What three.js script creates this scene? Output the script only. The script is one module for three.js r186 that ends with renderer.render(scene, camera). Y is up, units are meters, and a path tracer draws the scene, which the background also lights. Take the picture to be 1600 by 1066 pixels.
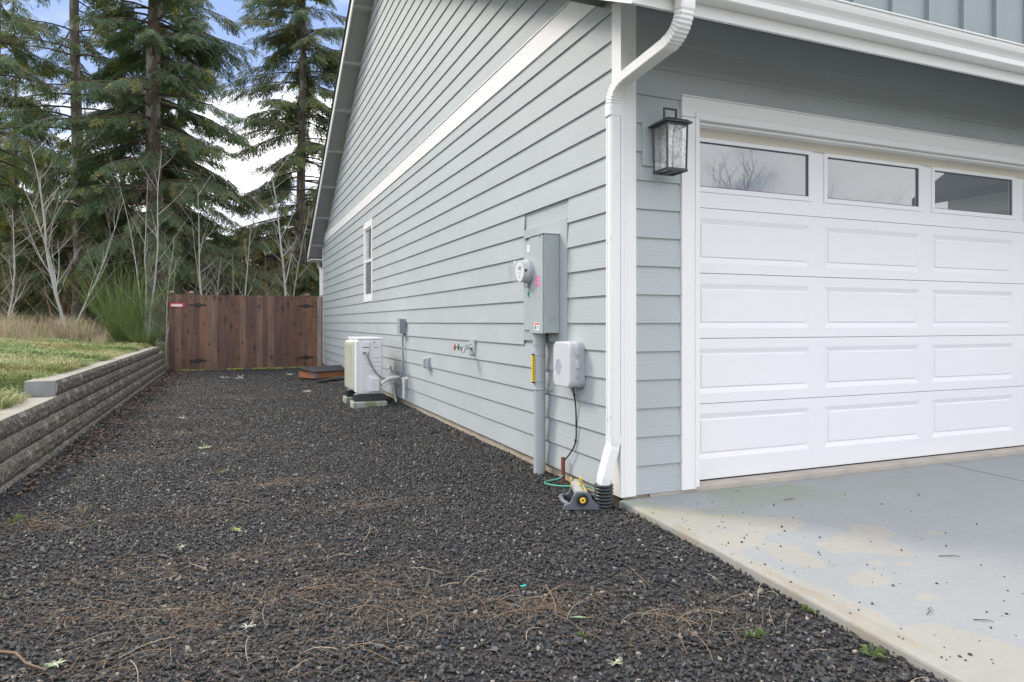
import * as THREE from 'three';
import { RoundedBoxGeometry } from 'three/addons/geometries/RoundedBoxGeometry.js';
import { mergeGeometries, toCreasedNormals } from 'three/addons/utils/BufferGeometryUtils.js';

// ---------- camera, sky, sun, exposure ----------
const scene = new THREE.Scene();
const camera = new THREE.PerspectiveCamera(55.74, 1600 / 1066, 0.05, 900);
camera.position.set(-2.32, 1.22, 3.77);
camera.rotation.set(0, -22.4 * Math.PI / 180, 0);
camera.setViewOffset(1600, 1124, 0, 58, 1600, 1066);      // verticals stay upright: the lens is shifted
const renderer = new THREE.WebGLRenderer({ antialias: true });
renderer.toneMapping = THREE.LinearToneMapping;
renderer.toneMappingExposure = 1.85;
renderer.shadowMap.enabled = true;
renderer.shadowMap.type = THREE.PCFSoftShadowMap;

const SUN_DIR = new THREE.Vector3(-0.50, 0.62, -0.60).normalize();
const sun = new THREE.DirectionalLight(new THREE.Color(1.0, 0.91, 0.77), 1.5);
sun.position.copy(SUN_DIR).multiplyScalar(60); sun.target.position.set(0, 0, 0);
sun.castShadow = true; sun.shadow.radius = 26; sun.shadow.mapSize.set(4096, 4096);
Object.assign(sun.shadow.camera, { left: -45, right: 45, top: 45, bottom: -45, near: 1, far: 160 });
scene.add(sun, sun.target);

// ---------- helpers ----------
function rng(seed) { let a = seed >>> 0; return () => { a = (a + 0x6D2B79F5) | 0; let t = Math.imul(a ^ (a >>> 15), 1 | a); t = (t + Math.imul(t ^ (t >>> 7), 61 | t)) ^ t; return ((t ^ (t >>> 14)) >>> 0) / 4294967296; }; }
const clamp = (x, a = 0, b = 1) => Math.max(a, Math.min(b, x));
const sm = (a, b, x) => { const t = clamp((x - a) / (b - a)); return t * t * (3 - 2 * t); };
const mixn = (a, b, t) => a + (b - a) * t;
function hash(x, y, s = 0) { let h = Math.imul(x | 0, 374761393) ^ Math.imul(y | 0, 668265263) ^ Math.imul((s | 0) + 11, 974634541); h = Math.imul(h ^ (h >>> 13), 1274126177); return ((h ^ (h >>> 16)) >>> 0) / 4294967296; }
function vnoise(x, y, s = 0, px = 0, py = 0) {              // value noise, tileable when a period is given
  const xi = Math.floor(x), yi = Math.floor(y), fx = x - xi, fy = y - yi, u = fx * fx * (3 - 2 * fx), v = fy * fy * (3 - 2 * fy);
  const w = (a, p) => p ? ((a % p) + p) % p : a;
  const h = (i, j) => hash(w(xi + i, px), w(yi + j, py), s);
  return mixn(mixn(h(0, 0), h(1, 0), u), mixn(h(0, 1), h(1, 1), u), v);
}
function fbm(x, y, s = 0, o = 4, px = 0, py = 0) { let a = 0, k = 0.5, n = 0; for (let i = 0; i < o; i++) { a += k * vnoise(x, y, s + i * 17, px, py); n += k; k *= 0.5; x *= 2; y *= 2; px *= 2; py *= 2; } return a / n; }
const lin = (r, g, b) => new THREE.Color().setRGB(r, g, b);
const toS = c => 255 * (c <= 0.0031308 ? 12.92 * c : 1.055 * Math.pow(c, 1 / 2.4) - 0.055);
function tex(w, h, fn, { color = true, repeat = true } = {}) {   // fn(u, v) -> [r,g,b] linear colour, or a number
  const d = new Uint8Array(w * h * 4);
  for (let j = 0; j < h; j++) for (let i = 0; i < w; i++) {
    const c = fn((i + 0.5) / w, (j + 0.5) / h), k = (j * w + i) * 4;
    if (color) { d[k] = clamp(toS(c[0]), 0, 255); d[k + 1] = clamp(toS(c[1]), 0, 255); d[k + 2] = clamp(toS(c[2]), 0, 255); }
    else d[k] = d[k + 1] = d[k + 2] = clamp(c * 255, 0, 255);
    d[k + 3] = 255;
  }
  const t = new THREE.DataTexture(d, w, h, THREE.RGBAFormat);
  t.magFilter = THREE.LinearFilter; t.minFilter = THREE.LinearMipmapLinearFilter; t.generateMipmaps = true;
  t.wrapS = t.wrapT = repeat ? THREE.RepeatWrapping : THREE.ClampToEdgeWrapping;
  if (color) t.colorSpace = THREE.SRGBColorSpace;
  t.needsUpdate = true; return t;
}
function canvasTex(w, h, draw) {
  const c = document.createElement('canvas'); c.width = w; c.height = h; draw(c.getContext('2d'), w, h);
  const t = new THREE.CanvasTexture(c); t.colorSpace = THREE.SRGBColorSpace; return t;
}
const std = o => new THREE.MeshStandardMaterial(o);
const phy = o => new THREE.MeshPhysicalMaterial(o);
const taken = new Map();
function numbered(n) { const k = taken.get(n) ?? 0; taken.set(n, k + 1); return k ? `${n}_${String(k).padStart(3, '0')}` : n; }
function mesh(name, geo, mat, parent) {
  const m = new THREE.Mesh(geo, mat); m.name = parent ? name : numbered(name); m.castShadow = m.receiveShadow = true;
  (parent || scene).add(m); return m;
}
function tag(o, label, category, group, kind) { Object.assign(o.userData, { label, category }); if (group) o.userData.group = group; if (kind) o.userData.kind = kind; return o; }
function structure(name, geo, mat) { const m = mesh(name, geo, mat); m.userData.kind = 'structure'; return m; }
function thing(name, label, category, pos = [0, 0, 0], group) { const g = new THREE.Group(); g.name = numbered(name); g.position.set(...pos); scene.add(g); return tag(g, label, category, group); }
function part(name, parent) { const g = new THREE.Group(); g.name = name; parent.add(g); return g; }
// uv in metres from the dominant face direction; grain runs along u (or v for upright pieces)
function uvm(g, ou = 0, ov = 0, swap = false) {
  if (g.index) g = g.toNonIndexed();
  g.computeVertexNormals();
  const p = g.attributes.position, n = g.attributes.normal, uv = new Float32Array(p.count * 2);
  for (let i = 0; i < p.count; i += 3) {
    let a = 0, b = 0, c = 0; for (let k = 0; k < 3; k++) { a += Math.abs(n.getX(i + k)); b += Math.abs(n.getY(i + k)); c += Math.abs(n.getZ(i + k)); }
    for (let k = 0; k < 3; k++) {
      const x = p.getX(i + k), y = p.getY(i + k), z = p.getZ(i + k);
      let u = a >= b && a >= c ? z : x, v = b > a && b >= c ? z : y;
      if (b > a && b >= c && swap) { u = z; v = x; }
      uv[(i + k) * 2] = u + ou; uv[(i + k) * 2 + 1] = v + ov;
    }
  }
  g.setAttribute('uv', new THREE.BufferAttribute(uv, 2)); return g;
}
function box(x0, x1, y0, y1, z0, z1) { const g = new THREE.BoxGeometry(x1 - x0, y1 - y0, z1 - z0); g.translate((x0 + x1) / 2, (y0 + y1) / 2, (z0 + z1) / 2); return uvm(g); }
function rbox(x0, x1, y0, y1, z0, z1, r = 0.004, seg = 2) {
  const w = x1 - x0, h = y1 - y0, d = z1 - z0;
  const g = new RoundedBoxGeometry(w, h, d, seg, Math.min(r, w / 2.01, h / 2.01, d / 2.01)); g.translate((x0 + x1) / 2, (y0 + y1) / 2, (z0 + z1) / 2); return g;
}
function hexa(p, ou = 0, ov = 0) {                           // 8 corners: 0-3 one face in order, 4-7 the opposite face
  const q = [[0, 1, 2, 3], [7, 6, 5, 4], [0, 4, 5, 1], [1, 5, 6, 2], [2, 6, 7, 3], [3, 7, 4, 0]], a = [];
  for (const [i, j, k, l] of q) a.push(...p[i], ...p[j], ...p[k], ...p[i], ...p[k], ...p[l]);
  const g = new THREE.BufferGeometry(); g.setAttribute('position', new THREE.Float32BufferAttribute(a, 3)); return uvm(g, ou, ov);
}
function extrudeX(pts, x0, x1) {                             // pts: [z, y]
  const s = new THREE.Shape(pts.map(([z, y]) => new THREE.Vector2(z, y)));
  const g = new THREE.ExtrudeGeometry(s, { depth: x1 - x0, bevelEnabled: false });
  const p = g.attributes.position; for (let i = 0; i < p.count; i++) { const z = p.getX(i), y = p.getY(i), x = p.getZ(i); p.setXYZ(i, x + x0, y, z); }
  return uvm(g);
}
function extrudeZ(pts, z0, z1, holes = []) {                 // pts: [x, y]
  const s = new THREE.Shape(pts.map(([x, y]) => new THREE.Vector2(x, y)));
  for (const h of holes) s.holes.push(new THREE.Path(h.map(([x, y]) => new THREE.Vector2(x, y))));
  const g = new THREE.ExtrudeGeometry(s, { depth: z1 - z0, bevelEnabled: false }); g.translate(0, 0, z0); return uvm(g);
}
function extrudeWall(pts, x0, x1, holes = []) {              // pts: [z, y] with holes
  const s = new THREE.Shape(pts.map(([z, y]) => new THREE.Vector2(z, y)));
  for (const h of holes) s.holes.push(new THREE.Path(h.map(([z, y]) => new THREE.Vector2(z, y))));
  const g = new THREE.ExtrudeGeometry(s, { depth: x1 - x0, bevelEnabled: false });
  const p = g.attributes.position; for (let i = 0; i < p.count; i++) { const z = p.getX(i), y = p.getY(i), x = p.getZ(i); p.setXYZ(i, x + x0, y, z); }
  return uvm(g);
}
const V = (x, y, z) => new THREE.Vector3(x, y, z);
function tube(pts, r, seg = 40, rs = 8, tension = 0.5) { return new THREE.TubeGeometry(new THREE.CatmullRomCurve3(pts.map(p => V(...p)), false, 'catmullrom', tension), seg, r, rs); }
function cylBetween(a, b, r0, r1 = r0, n = 8) {
  const A = V(...a), B = V(...b), d = B.clone().sub(A), g = new THREE.CylinderGeometry(r1, r0, d.length(), n, 1);
  g.translate(0, d.length() / 2, 0); g.applyQuaternion(new THREE.Quaternion().setFromUnitVectors(V(0, 1, 0), d.normalize())); g.translate(A.x, A.y, A.z); return g;
}
const merge = list => mergeGeometries(list.map(g => { const q = g.index ? g.toNonIndexed() : g.clone(); for (const k of Object.keys(q.attributes)) if (!['position', 'normal', 'uv'].includes(k)) q.deleteAttribute(k); return q; }));

// ---------- sky: broken bright cloud over a pale evening blue ----------
{
  const W = 1024, H = 512, d = new Float32Array(W * H * 4);
  for (let j = 0; j < H; j++) for (let i = 0; i < W; i++) {
    const el = ((j + 0.5) / H - 0.5) * Math.PI, az = ((i + 0.5) / W - 0.5) * 2 * Math.PI, y = Math.sin(el), e = Math.max(y, 0);
    const cx = Math.cos(az) * Math.cos(el), cz = Math.sin(az) * Math.cos(el);
    const k = 1 / (e + 0.22), n = fbm(cx * k * 1.5 + 71.96, cz * k * 1.5 + 81.32, 5, 5), n2 = fbm(cx * k * 5 + 3, cz * k * 5 + 9, 9, 4);
    let c = sm(0.36, 0.56, n + (n2 - 0.5) * 0.3);
    c = Math.max(c, 1 - sm(0.04, 0.24, e));                  // the far layers close up towards the horizon
    const t = Math.pow(1 - e, 2.2);
    const blue = [mixn(0.16, 0.36, t), mixn(0.26, 0.43, t), mixn(0.52, 0.62, t)];
    const w = 1.0 + 0.26 * n2, cl = [w * mixn(0.99, 1.01, t), w * mixn(1.0, 0.99, t), w * mixn(1.04, 0.985, t)];
    const o = (j * W + i) * 4; for (let q = 0; q < 3; q++) d[o + q] = mixn(blue[q], cl[q], c); d[o + 3] = 1;
  }
  const t = new THREE.DataTexture(d, W, H, THREE.RGBAFormat, THREE.FloatType); t.mapping = THREE.EquirectangularReflectionMapping; t.magFilter = t.minFilter = THREE.LinearFilter; t.needsUpdate = true;
  scene.background = t; scene.environment = t;
}

// ---------- materials ----------
const grainB = tex(1024, 256, (u, v) => { const w = fbm(u * 6, v * 4, 3, 3, 6, 4) * 3; const g = fbm(u * 14, v * 60 + w, 8, 3, 14, 60); return clamp(0.25 + 0.5 * g + 0.25 * (Math.sin((v * 60 + w * 3) * 2) * 0.5 + 0.5)); }, { color: false });
grainB.repeat.set(0.7, 2.2);
const mottle = (seed, amp, base) => tex(512, 512, (u, v) => { const n = fbm(u * 5, v * 5, seed, 5, 5, 5) - 0.5, f = hash(u * 512, v * 512, seed) - 0.5; return base.map(b => b * (1 + amp * n + amp * 0.25 * f)); });
const sidingMap = mottle(21, 0.12, [0.41, 0.448, 0.458]); sidingMap.repeat.set(0.45, 0.45);
const M = {};
M.siding = std({ map: sidingMap, roughness: 0.62, bumpMap: grainB, bumpScale: 0.0011 });
const whiteMap = mottle(33, 0.05, [0.80, 0.80, 0.795]); whiteMap.repeat.set(0.6, 0.6);
M.trim = std({ map: whiteMap, roughness: 0.5, bumpMap: grainB, bumpScale: 0.0005 });
M.metalWhite = std({ map: whiteMap, roughness: 0.32 });
const doorMap = mottle(35, 0.035, [0.80, 0.805, 0.825]); doorMap.repeat.set(0.5, 0.5);
M.door = std({ map: doorMap, roughness: 0.42, bumpMap: grainB, bumpScale: 0.0004 });
M.seal = std({ color: lin(0.012, 0.012, 0.013), roughness: 0.8 });
M.vinyl = std({ color: lin(0.62, 0.58, 0.50), roughness: 0.5 });
M.soffit = std({ map: mottle(41, 0.08, [0.33, 0.345, 0.36]), roughness: 0.7 });
const battenMap = mottle(43, 0.16, [0.315, 0.37, 0.388]); battenMap.repeat.set(0.6, 0.6);
M.batten = std({ map: battenMap, roughness: 0.65, bumpMap: grainB, bumpScale: 0.001 });
M.shingle = std({ map: mottle(45, 0.6, [0.035, 0.036, 0.04]), roughness: 0.95 });
M.interior = std({ color: lin(0.35, 0.34, 0.33), roughness: 0.9 });
M.glass = phy({ color: lin(0.86, 0.94, 1.0), transmission: 1, thickness: 0, roughness: 0.01, ior: 2.0, metalness: 0.25 });   // coated double glazing
M.screen = std({ color: lin(0.11, 0.12, 0.14), roughness: 0.8 });
M.concreteOld = std({ map: tex(512, 512, (u, v) => { const n = fbm(u * 7, v * 7, 51, 5, 7, 7), s = sm(0.5, 0.72, fbm(u * 3, v * 3, 57, 4, 3, 3)); const k = 0.75 + 0.5 * n; return [0.40 * k * mixn(1, 0.8, s), 0.345 * k * mixn(1, 0.76, s), 0.265 * k * mixn(1, 0.7, s)]; }), roughness: 0.92, bumpMap: grainB, bumpScale: 0.001 });
M.apron = std({ map: tex(512, 512, (u, v) => { const n = fbm(u * 9, v * 9, 61, 5, 9, 9), f = hash(u * 512, v * 512, 3); const k = 0.78 + 0.36 * n + 0.1 * f; return [0.44 * k, 0.40 * k, 0.345 * k]; }), roughness: 0.9 });
M.black = std({ color: lin(0.018, 0.019, 0.021), roughness: 0.5 });
M.blackPlastic = std({ color: lin(0.022, 0.024, 0.027), roughness: 0.42 });
M.lantern = std({ color: lin(0.045, 0.05, 0.058), roughness: 0.42, metalness: 0.2 });
M.greyPaint = std({ map: mottle(63, 0.07, [0.40, 0.445, 0.455]), roughness: 0.45 });
M.greyPlastic = std({ map: mottle(65, 0.04, [0.56, 0.585, 0.62]), roughness: 0.45 });
M.greyPlasticDark = std({ map: mottle(67, 0.05, [0.42, 0.45, 0.49]), roughness: 0.5 });
M.applianceWhite = std({ map: mottle(69, 0.05, [0.75, 0.76, 0.775]), roughness: 0.4 });
M.grille = std({ map: mottle(71, 0.1, [0.60, 0.61, 0.50]), roughness: 0.5 });
M.pvc = std({ color: lin(0.72, 0.71, 0.66), roughness: 0.4 });
M.conduitGrey = std({ color: lin(0.24, 0.26, 0.285), roughness: 0.45 });
M.chrome = std({ color: lin(0.62, 0.62, 0.62), roughness: 0.28, metalness: 0.9 });
M.clear = phy({ color: 0xffffff, transmission: 1, thickness: 0, roughness: 0.05, ior: 1.45 });

// ---------- the ground ----------
const WALLX = -3.83;
function bank(x, z) {                                        // the lawn behind the retaining wall and the land beyond
  const d = Math.max(0, -4.1 - x), far = Math.max(0, -15.6 - z);
  const base = mixn(0.60, 0.45, sm(-4.7, -4.1, z));
  return base + 0.075 * Math.min(d, 9) + 0.03 * (fbm(x * 0.8, z * 0.8, 77, 3) - 0.5) * 2 * sm(0, 1, d) + 0.008 * Math.min(far, 30) * sm(0, 3, d);
}
const gravelY = (x, z) => (z > 0 ? Math.min(0.045, 0.086 - 0.022 * z - 0.032) : 0.045) * sm(-1.0, -0.05, x) + 0.025 * (fbm(x * 1.3 + 9, z * 1.3, 71, 3) - 0.5) + 0.02 * sm(-3.2, -3.8, x) - 0.006;
{
  const xs = [-260, -150, -90, -60, -40, -30, -24, -20, -17, -15, -13.5], zs = [-300, -180, -110, -70, -55, -46];
  for (let x = -12.5; x <= -4.16; x += 0.4) xs.push(x);
  xs.push(-4.06, -4.055, 10, 30, 70, 150, 260);
  for (let z = -40; z <= 6; z += 0.8) zs.push(z);
  zs.push(10, 20, 40, 90, 200);
  const pos = [], col = [], idx = [], nx = xs.length;
  for (const z of zs) for (const x of xs) {
    const high = x < -4.056; let y = high ? bank(x, z) : (z < -15.6 ? 0.02 : -0.06);
    if (z < -30 || x < -20) y += 0;                         // flat woodland floor
    pos.push(x, y, z); col.push(1, 1, 1);
  }
  for (let j = 0; j < zs.length - 1; j++) for (let i = 0; i < nx - 1; i++) { const a = j * nx + i; idx.push(a, a + nx, a + 1, a + 1, a + nx, a + nx + 1); }
  const g = new THREE.BufferGeometry(); g.setAttribute('position', new THREE.Float32BufferAttribute(pos, 3)); g.setIndex(idx); g.computeVertexNormals();
  const uv = new Float32Array(pos.length / 3 * 2); for (let i = 0; i < pos.length / 3; i++) { uv[i * 2] = pos[i * 3]; uv[i * 2 + 1] = pos[i * 3 + 2]; } g.setAttribute('uv', new THREE.BufferAttribute(uv, 2));
  const soil = tex(512, 512, (u, v) => { const n = fbm(u * 6, v * 6, 81, 5, 6, 6), m = fbm(u * 24, v * 24, 83, 3, 24, 24), k = 0.6 + 0.8 * m; return [mixn(0.07, 0.10, n) * k, mixn(0.085, 0.095, n) * k, mixn(0.03, 0.045, n) * k]; });
  soil.repeat.set(0.3, 0.3);
  structure('ground', g, std({ map: soil, roughness: 1 }));
}
{
  const g = new THREE.PlaneGeometry(4.05, 21, 70, 340); g.rotateX(-Math.PI / 2); g.translate(-2.022, 0, -5);
  const p = g.attributes.position; for (let i = 0; i < p.count; i++) p.setY(i, gravelY(p.getX(i), p.getZ(i)) - 0.004);
  g.computeVertexNormals(); const uv = g.attributes.uv; for (let i = 0; i < p.count; i++) uv.setXY(i, p.getX(i), p.getZ(i));
  const gm = tex(1024, 1024, (u, v) => { const a = fbm(u * 64, v * 64, 91, 2, 64, 64), b = hash(u * 256, v * 256, 93), n = fbm(u * 4, v * 4, 95, 4, 4, 4); const k = 0.014 + 0.035 * a * b + 0.01 * n; return [k * 1.05, k, k * 1.0]; });
  const gb = tex(512, 512, (u, v) => fbm(u * 64, v * 64, 97, 2, 64, 64), { color: false });
  structure('gravel_bed', g, std({ map: gm, roughness: 0.95, bumpMap: gb, bumpScale: 0.012 }));
}
{ // wooded clearing rising far behind the trees
  const nx = 60, nz = 16, g = new THREE.PlaneGeometry(200, 75, nx, nz); g.rotateX(-Math.PI / 2); g.translate(-25, 0, -92);
  const p = g.attributes.position; for (let i = 0; i < p.count; i++) { const x = p.getX(i), z = p.getZ(i), k = sm(-56, -112, z); p.setY(i, 0.9 + k * (mixn(9.5, 15, sm(-4, -34, x)) + 5 * (fbm(x * 0.05, z * 0.05, 231, 3) - 0.5)) + 0.9 * k * (fbm(x * 0.35, z * 0.35, 233, 3) - 0.5)); }
  g.computeVertexNormals(); const uv = g.attributes.uv; for (let i = 0; i < p.count; i++) uv.setXY(i, p.getX(i), p.getZ(i));
  const hm = tex(512, 512, (u, v) => { const a = fbm(u * 9, v * 9, 235, 5, 9, 9), b = sm(0.45, 0.62, fbm(u * 5, v * 5, 237, 4, 5, 5)), k = 0.6 + 0.8 * a; return [mixn(0.30, 0.12, b) * k, mixn(0.235, 0.135, b) * k, mixn(0.15, 0.05, b) * k]; }); hm.repeat.set(0.03, 0.03);
  structure('hillside', g, std({ map: hm, roughness: 1 }));
}
// loose stones
function instanced(name, geo, mat, count, fn, parent) {
  const im = new THREE.InstancedMesh(geo, mat, count), m = new THREE.Matrix4(), c = new THREE.Color(); let k = 0;
  for (let i = 0; i < count; i++) { if (fn(i, m, c) === false) continue; im.setMatrixAt(k, m); im.setColorAt(k, c); k++; }
  im.count = k; im.name = parent ? name : numbered(name); im.castShadow = im.receiveShadow = true; im.userData.kind = 'stuff'; (parent || scene).add(im); return im;
}
const Q = new THREE.Quaternion(), E3 = new THREE.Euler(), P3 = new THREE.Vector3(), S3 = new THREE.Vector3();
{
  const r = rng(7), g = new THREE.IcosahedronGeometry(1, 0); const p = g.attributes.position, jit = new Map();
  for (let i = 0; i < p.count; i++) { const key = [0, 1, 2].map(k => p.getComponent(i, k).toFixed(2)).join(); if (!jit.has(key)) jit.set(key, 0.5 + 0.75 * r()); const s = jit.get(key); p.setXYZ(i, p.getX(i) * s, p.getY(i) * s, p.getZ(i) * s); }
  g.computeVertexNormals();
  const N = 195000;
  const st = instanced('gravel_stones', g, std({ color: 0xffffff, roughness: 0.6 }), N, (i, m, c) => {
    const near = i < 115000; let z, x;
    if (near) { z = -3.2 + 6.3 * r(); x = -3.8 + 3.78 * r(); } else { z = -15.3 + 12.2 * Math.pow(r(), 0.75); x = -3.8 + 3.78 * r(); }
    if (z > 0.02 && x > -0.035) return false;
    if (z > -0.12 && z < 0.05 && x > -0.03) return false;
    const s = (near ? 0.0077 : 0.0092) * (0.55 + 0.95 * Math.pow(r(), 1.6)) * (r() < 0.02 ? 1.6 : 1);
    P3.set(x, gravelY(x, z) + s * (0.1 + 0.7 * r()), z); E3.set((r() - 0.5) * 1.1, r() * 6.283, (r() - 0.5) * 1.1); Q.setFromEuler(E3); S3.set(s * (1.1 + 0.7 * r()), s * (0.42 + 0.38 * r()), s * (0.9 + 0.4 * r()));
    m.compose(P3, Q, S3);
    const t = r(), k = 0.026 + 0.082 * r() * r() * r() + (r() < 0.02 ? 0.12 : 0);
    if (t < 0.22) c.setRGB(k * 1.35, k * 1.18, k); else if (t < 0.235) c.setRGB(0.28, 0.25, 0.2); else c.setRGB(k * 0.96, k, k * 1.06);
  });
  tag(st, 'loose dark crushed gravel covering the side yard', 'gravel');
}
// driveway slab
const slabY = z => 0.086 - 0.022 * z;
{
  const inside = (P, x, z) => { let c = false; for (let i = 0, j = P.length - 1; i < P.length; j = i++) { const [a, b] = P[i], [e, f] = P[j]; if ((b > z) !== (f > z) && x < (e - a) * (z - b) / (f - b) + a) c = !c; } return c; };
  const dry = [
    [[-0.3, 0.0], [0.25, 0.26], [0.35, 0.44], [0.55, 0.59], [0.73, 0.69], [0.73, 0.82], [0.55, 0.89], [0.36, 0.88], [0.28, 0.96], [0.38, 1.06], [0.36, 1.28], [0.29, 1.37], [0.18, 1.26], [0.13, 1.05], [0.06, 1.0], [0.03, 1.1], [0.06, 1.37], [0.11, 1.62], [0.09, 1.81], [0.08, 1.91], [0.22, 1.92], [0.28, 2.0], [0.31, 2.12], [0.36, 2.6], [0.5, 4], [-0.4, 4]],
    [[0.5, 1.09], [0.87, 0.99], [0.93, 0.89], [0.85, 0.83], [1.1, 1.01], [1.05, 1.14], [0.9, 1.16], [0.9, 1.24], [0.87, 1.41], [0.74, 1.36], [0.61, 1.25], [0.46, 1.23]],
    [[0.3, 1.47], [0.42, 1.43], [0.5, 1.49], [0.46, 1.57], [0.38, 1.62], [0.26, 1.59], [0.24, 1.54]], [[0.53, 1.37], [0.61, 1.37], [0.6, 1.42], [0.53, 1.43]], [[0.67, 1.44], [0.74, 1.44], [0.73, 1.49], [0.66, 1.49]], [[0.36, 1.74], [0.44, 1.73], [0.49, 1.79], [0.4, 1.81], [0.35, 1.78]], [[1.2, 1.17], [1.31, 1.16], [1.28, 1.22], [1.19, 1.23]]];
  const damp = [[[0.36, 0.3], [0.5, 0.4], [0.4, 0.49], [0.27, 0.45]], [[0.11, 0.96], [0.21, 1.01], [0.14, 1.2], [0.07, 1.12]]];
  const X0 = -0.3, X1 = 5.5, Z0 = -0.1, Z1 = 4.2;
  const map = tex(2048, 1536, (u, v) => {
    const x = mixn(X0, X1, u), z = mixn(Z0, Z1, v), wx = x + 0.05 * (fbm(x * 9, z * 9, 101, 3) - 0.5), wz = z + 0.05 * (fbm(x * 9 + 40, z * 9, 103, 3) - 0.5);
    let d = 0; for (const P of dry) if (inside(P, wx, wz)) d = 0.7 + 0.5 * fbm(x * 12, z * 12, 117, 3) - 0.15; for (const P of damp) if (inside(P, wx, wz)) d = 0.15;
    const n = fbm(x * 2.2, z * 2.2, 105, 5), f = fbm(x * 60, z * 60, 107, 3), h = hash(u * 2048, v * 1536, 5), strk = fbm(x * 1.2, z * 22, 109, 3);
    const k = 0.86 + 0.16 * n + 0.10 * f + 0.05 * h + 0.06 * strk;
    let c = [mixn(0.275, 0.322, d) * k, mixn(0.289, 0.308, d) * k, mixn(0.296, 0.272, d) * k];
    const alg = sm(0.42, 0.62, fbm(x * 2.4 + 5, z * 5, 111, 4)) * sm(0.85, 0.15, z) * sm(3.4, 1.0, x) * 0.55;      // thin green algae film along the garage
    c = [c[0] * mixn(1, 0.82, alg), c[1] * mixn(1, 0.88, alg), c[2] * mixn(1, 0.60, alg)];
    const rust = sm(0.5, 0.7, fbm(x * 7, z * 3, 113, 4)) * (wx < 0.02 ? 0.5 : 0); c = [c[0] * mixn(1, 0.9, rust), c[1] * mixn(1, 0.78, rust), c[2] * mixn(1, 0.6, rust)];
    return c;
  }, { repeat: false });
  const pts = [[-0.02, 0.03], [5.6, 0.03], [5.6, 7], [-0.14, 7], [-0.075, 2.2], [-0.02, 0.9]];
  const s = new THREE.Shape(pts.map(([x, z]) => new THREE.Vector2(x, -z)));
  const g0 = new THREE.ExtrudeGeometry(s, { depth: 0.13, bevelEnabled: true, bevelThickness: 0.012, bevelSize: 0.012, bevelSegments: 2 }); g0.rotateX(-Math.PI / 2);
  const g = g0.index ? g0.toNonIndexed() : g0, p = g.attributes.position, uv = g.attributes.uv;
  for (let i = 0; i < p.count; i++) { p.setY(i, p.getY(i) - 0.142 + slabY(p.getZ(i))); uv.setXY(i, (p.getX(i) - X0) / (X1 - X0), (p.getZ(i) - Z0) / (Z1 - Z0)); }
  g.computeVertexNormals();
  const fine = tex(512, 512, (u, v) => 0.6 * fbm(u * 40, v * 120, 115, 3, 40, 120) + 0.4 * hash(u * 512, v * 512, 6), { color: false }); fine.repeat.set(6, 5);
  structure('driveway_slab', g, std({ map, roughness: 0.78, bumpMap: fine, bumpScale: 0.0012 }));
  // saw cut joints: real shallow dark fillers let into the slab
  const cut = (a, b) => { const dx = b[0] - a[0], dz = b[1] - a[1], l = Math.hypot(dx, dz), ox = -dz / l * 0.003, oz = dx / l * 0.003, y = q => slabY(q[1]) + 0.0025; return hexa([[a[0] + ox, y(a) - 0.02, a[1] + oz], [b[0] + ox, y(b) - 0.02, b[1] + oz], [b[0] - ox, y(b) - 0.02, b[1] - oz], [a[0] - ox, y(a) - 0.02, a[1] - oz], [a[0] + ox, y(a), a[1] + oz], [b[0] + ox, y(b), b[1] + oz], [b[0] - ox, y(b), b[1] - oz], [a[0] - ox, y(a), a[1] - oz]]); };
  structure('slab_joint', merge([cut([2.97, 0.05], [2.97, 6.9])]), std({ color: lin(0.2, 0.195, 0.185), roughness: 1 }));
}

// ---------- the house ----------
const house = thing('house', 'grey lap sided house with white trim, gable end and wide garage door', 'house');
const OX = 0.36, OZ = 0.66, LZ = -15.4, HX = 8.2, RIDGE = LZ / 2;
const soffY = z => 2.95 + 0.5 * (OZ - (z > RIDGE ? z : LZ - z));
const WIN = { z0: -9.03, z1: -8.37, y0: 1.70, y1: 2.95 };
mesh('foundation', merge([box(0.004, 0.2, -0.3, 0.112, LZ, -0.004), box(0.004, 0.6, -0.3, 0.112, -0.25, -0.002), box(5.44, HX, -0.3, 0.112, -0.25, -0.002)]), M.concreteOld, house);
mesh('garage_floor', box(0.2, HX - 0.1, -0.2, 0.112, -12, 0.015), M.apron, house);
const sideWall = mesh('side_wall', extrudeWall([[0, 0.112], [0, soffY(0) + 0.02], [RIDGE, soffY(RIDGE) + 0.02], [LZ, soffY(LZ) + 0.02], [LZ, 0.112]], 0, 0.14, [[[WIN.z0, WIN.y0], [WIN.z1, WIN.y0], [WIN.z1, WIN.y1], [WIN.z0, WIN.y1]]]), M.siding, house);
const DX0 = 0.575, DX1 = 5.46, DTOP = 2.585;
const frontWall = mesh('front_wall', extrudeZ([[0.14, 0.112], [0.14, 3.33], [HX, 3.33], [HX, 0.112], [DX1, 0.112], [DX1, DTOP], [DX0, DTOP], [DX0, 0.112]], -0.14, 0), M.siding, house);
mesh('rear_wall', merge([box(0.14, HX, 0.1, 3.3, LZ, LZ + 0.14)]), M.siding, house);
mesh('far_wall', extrudeWall([[0, 0.1], [0, soffY(0)], [RIDGE, soffY(RIDGE)], [LZ, soffY(LZ)], [LZ, 0.1]], HX, HX + 0.14), M.siding, house);
mesh('ceiling', box(0.14, HX, 3.3, 3.4, LZ + 0.14, -0.14), M.interior, house);
mesh('inner_wall', box(0.14, HX, 0.112, 3.3, -7.6, -7.5), M.interior, house);
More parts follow.
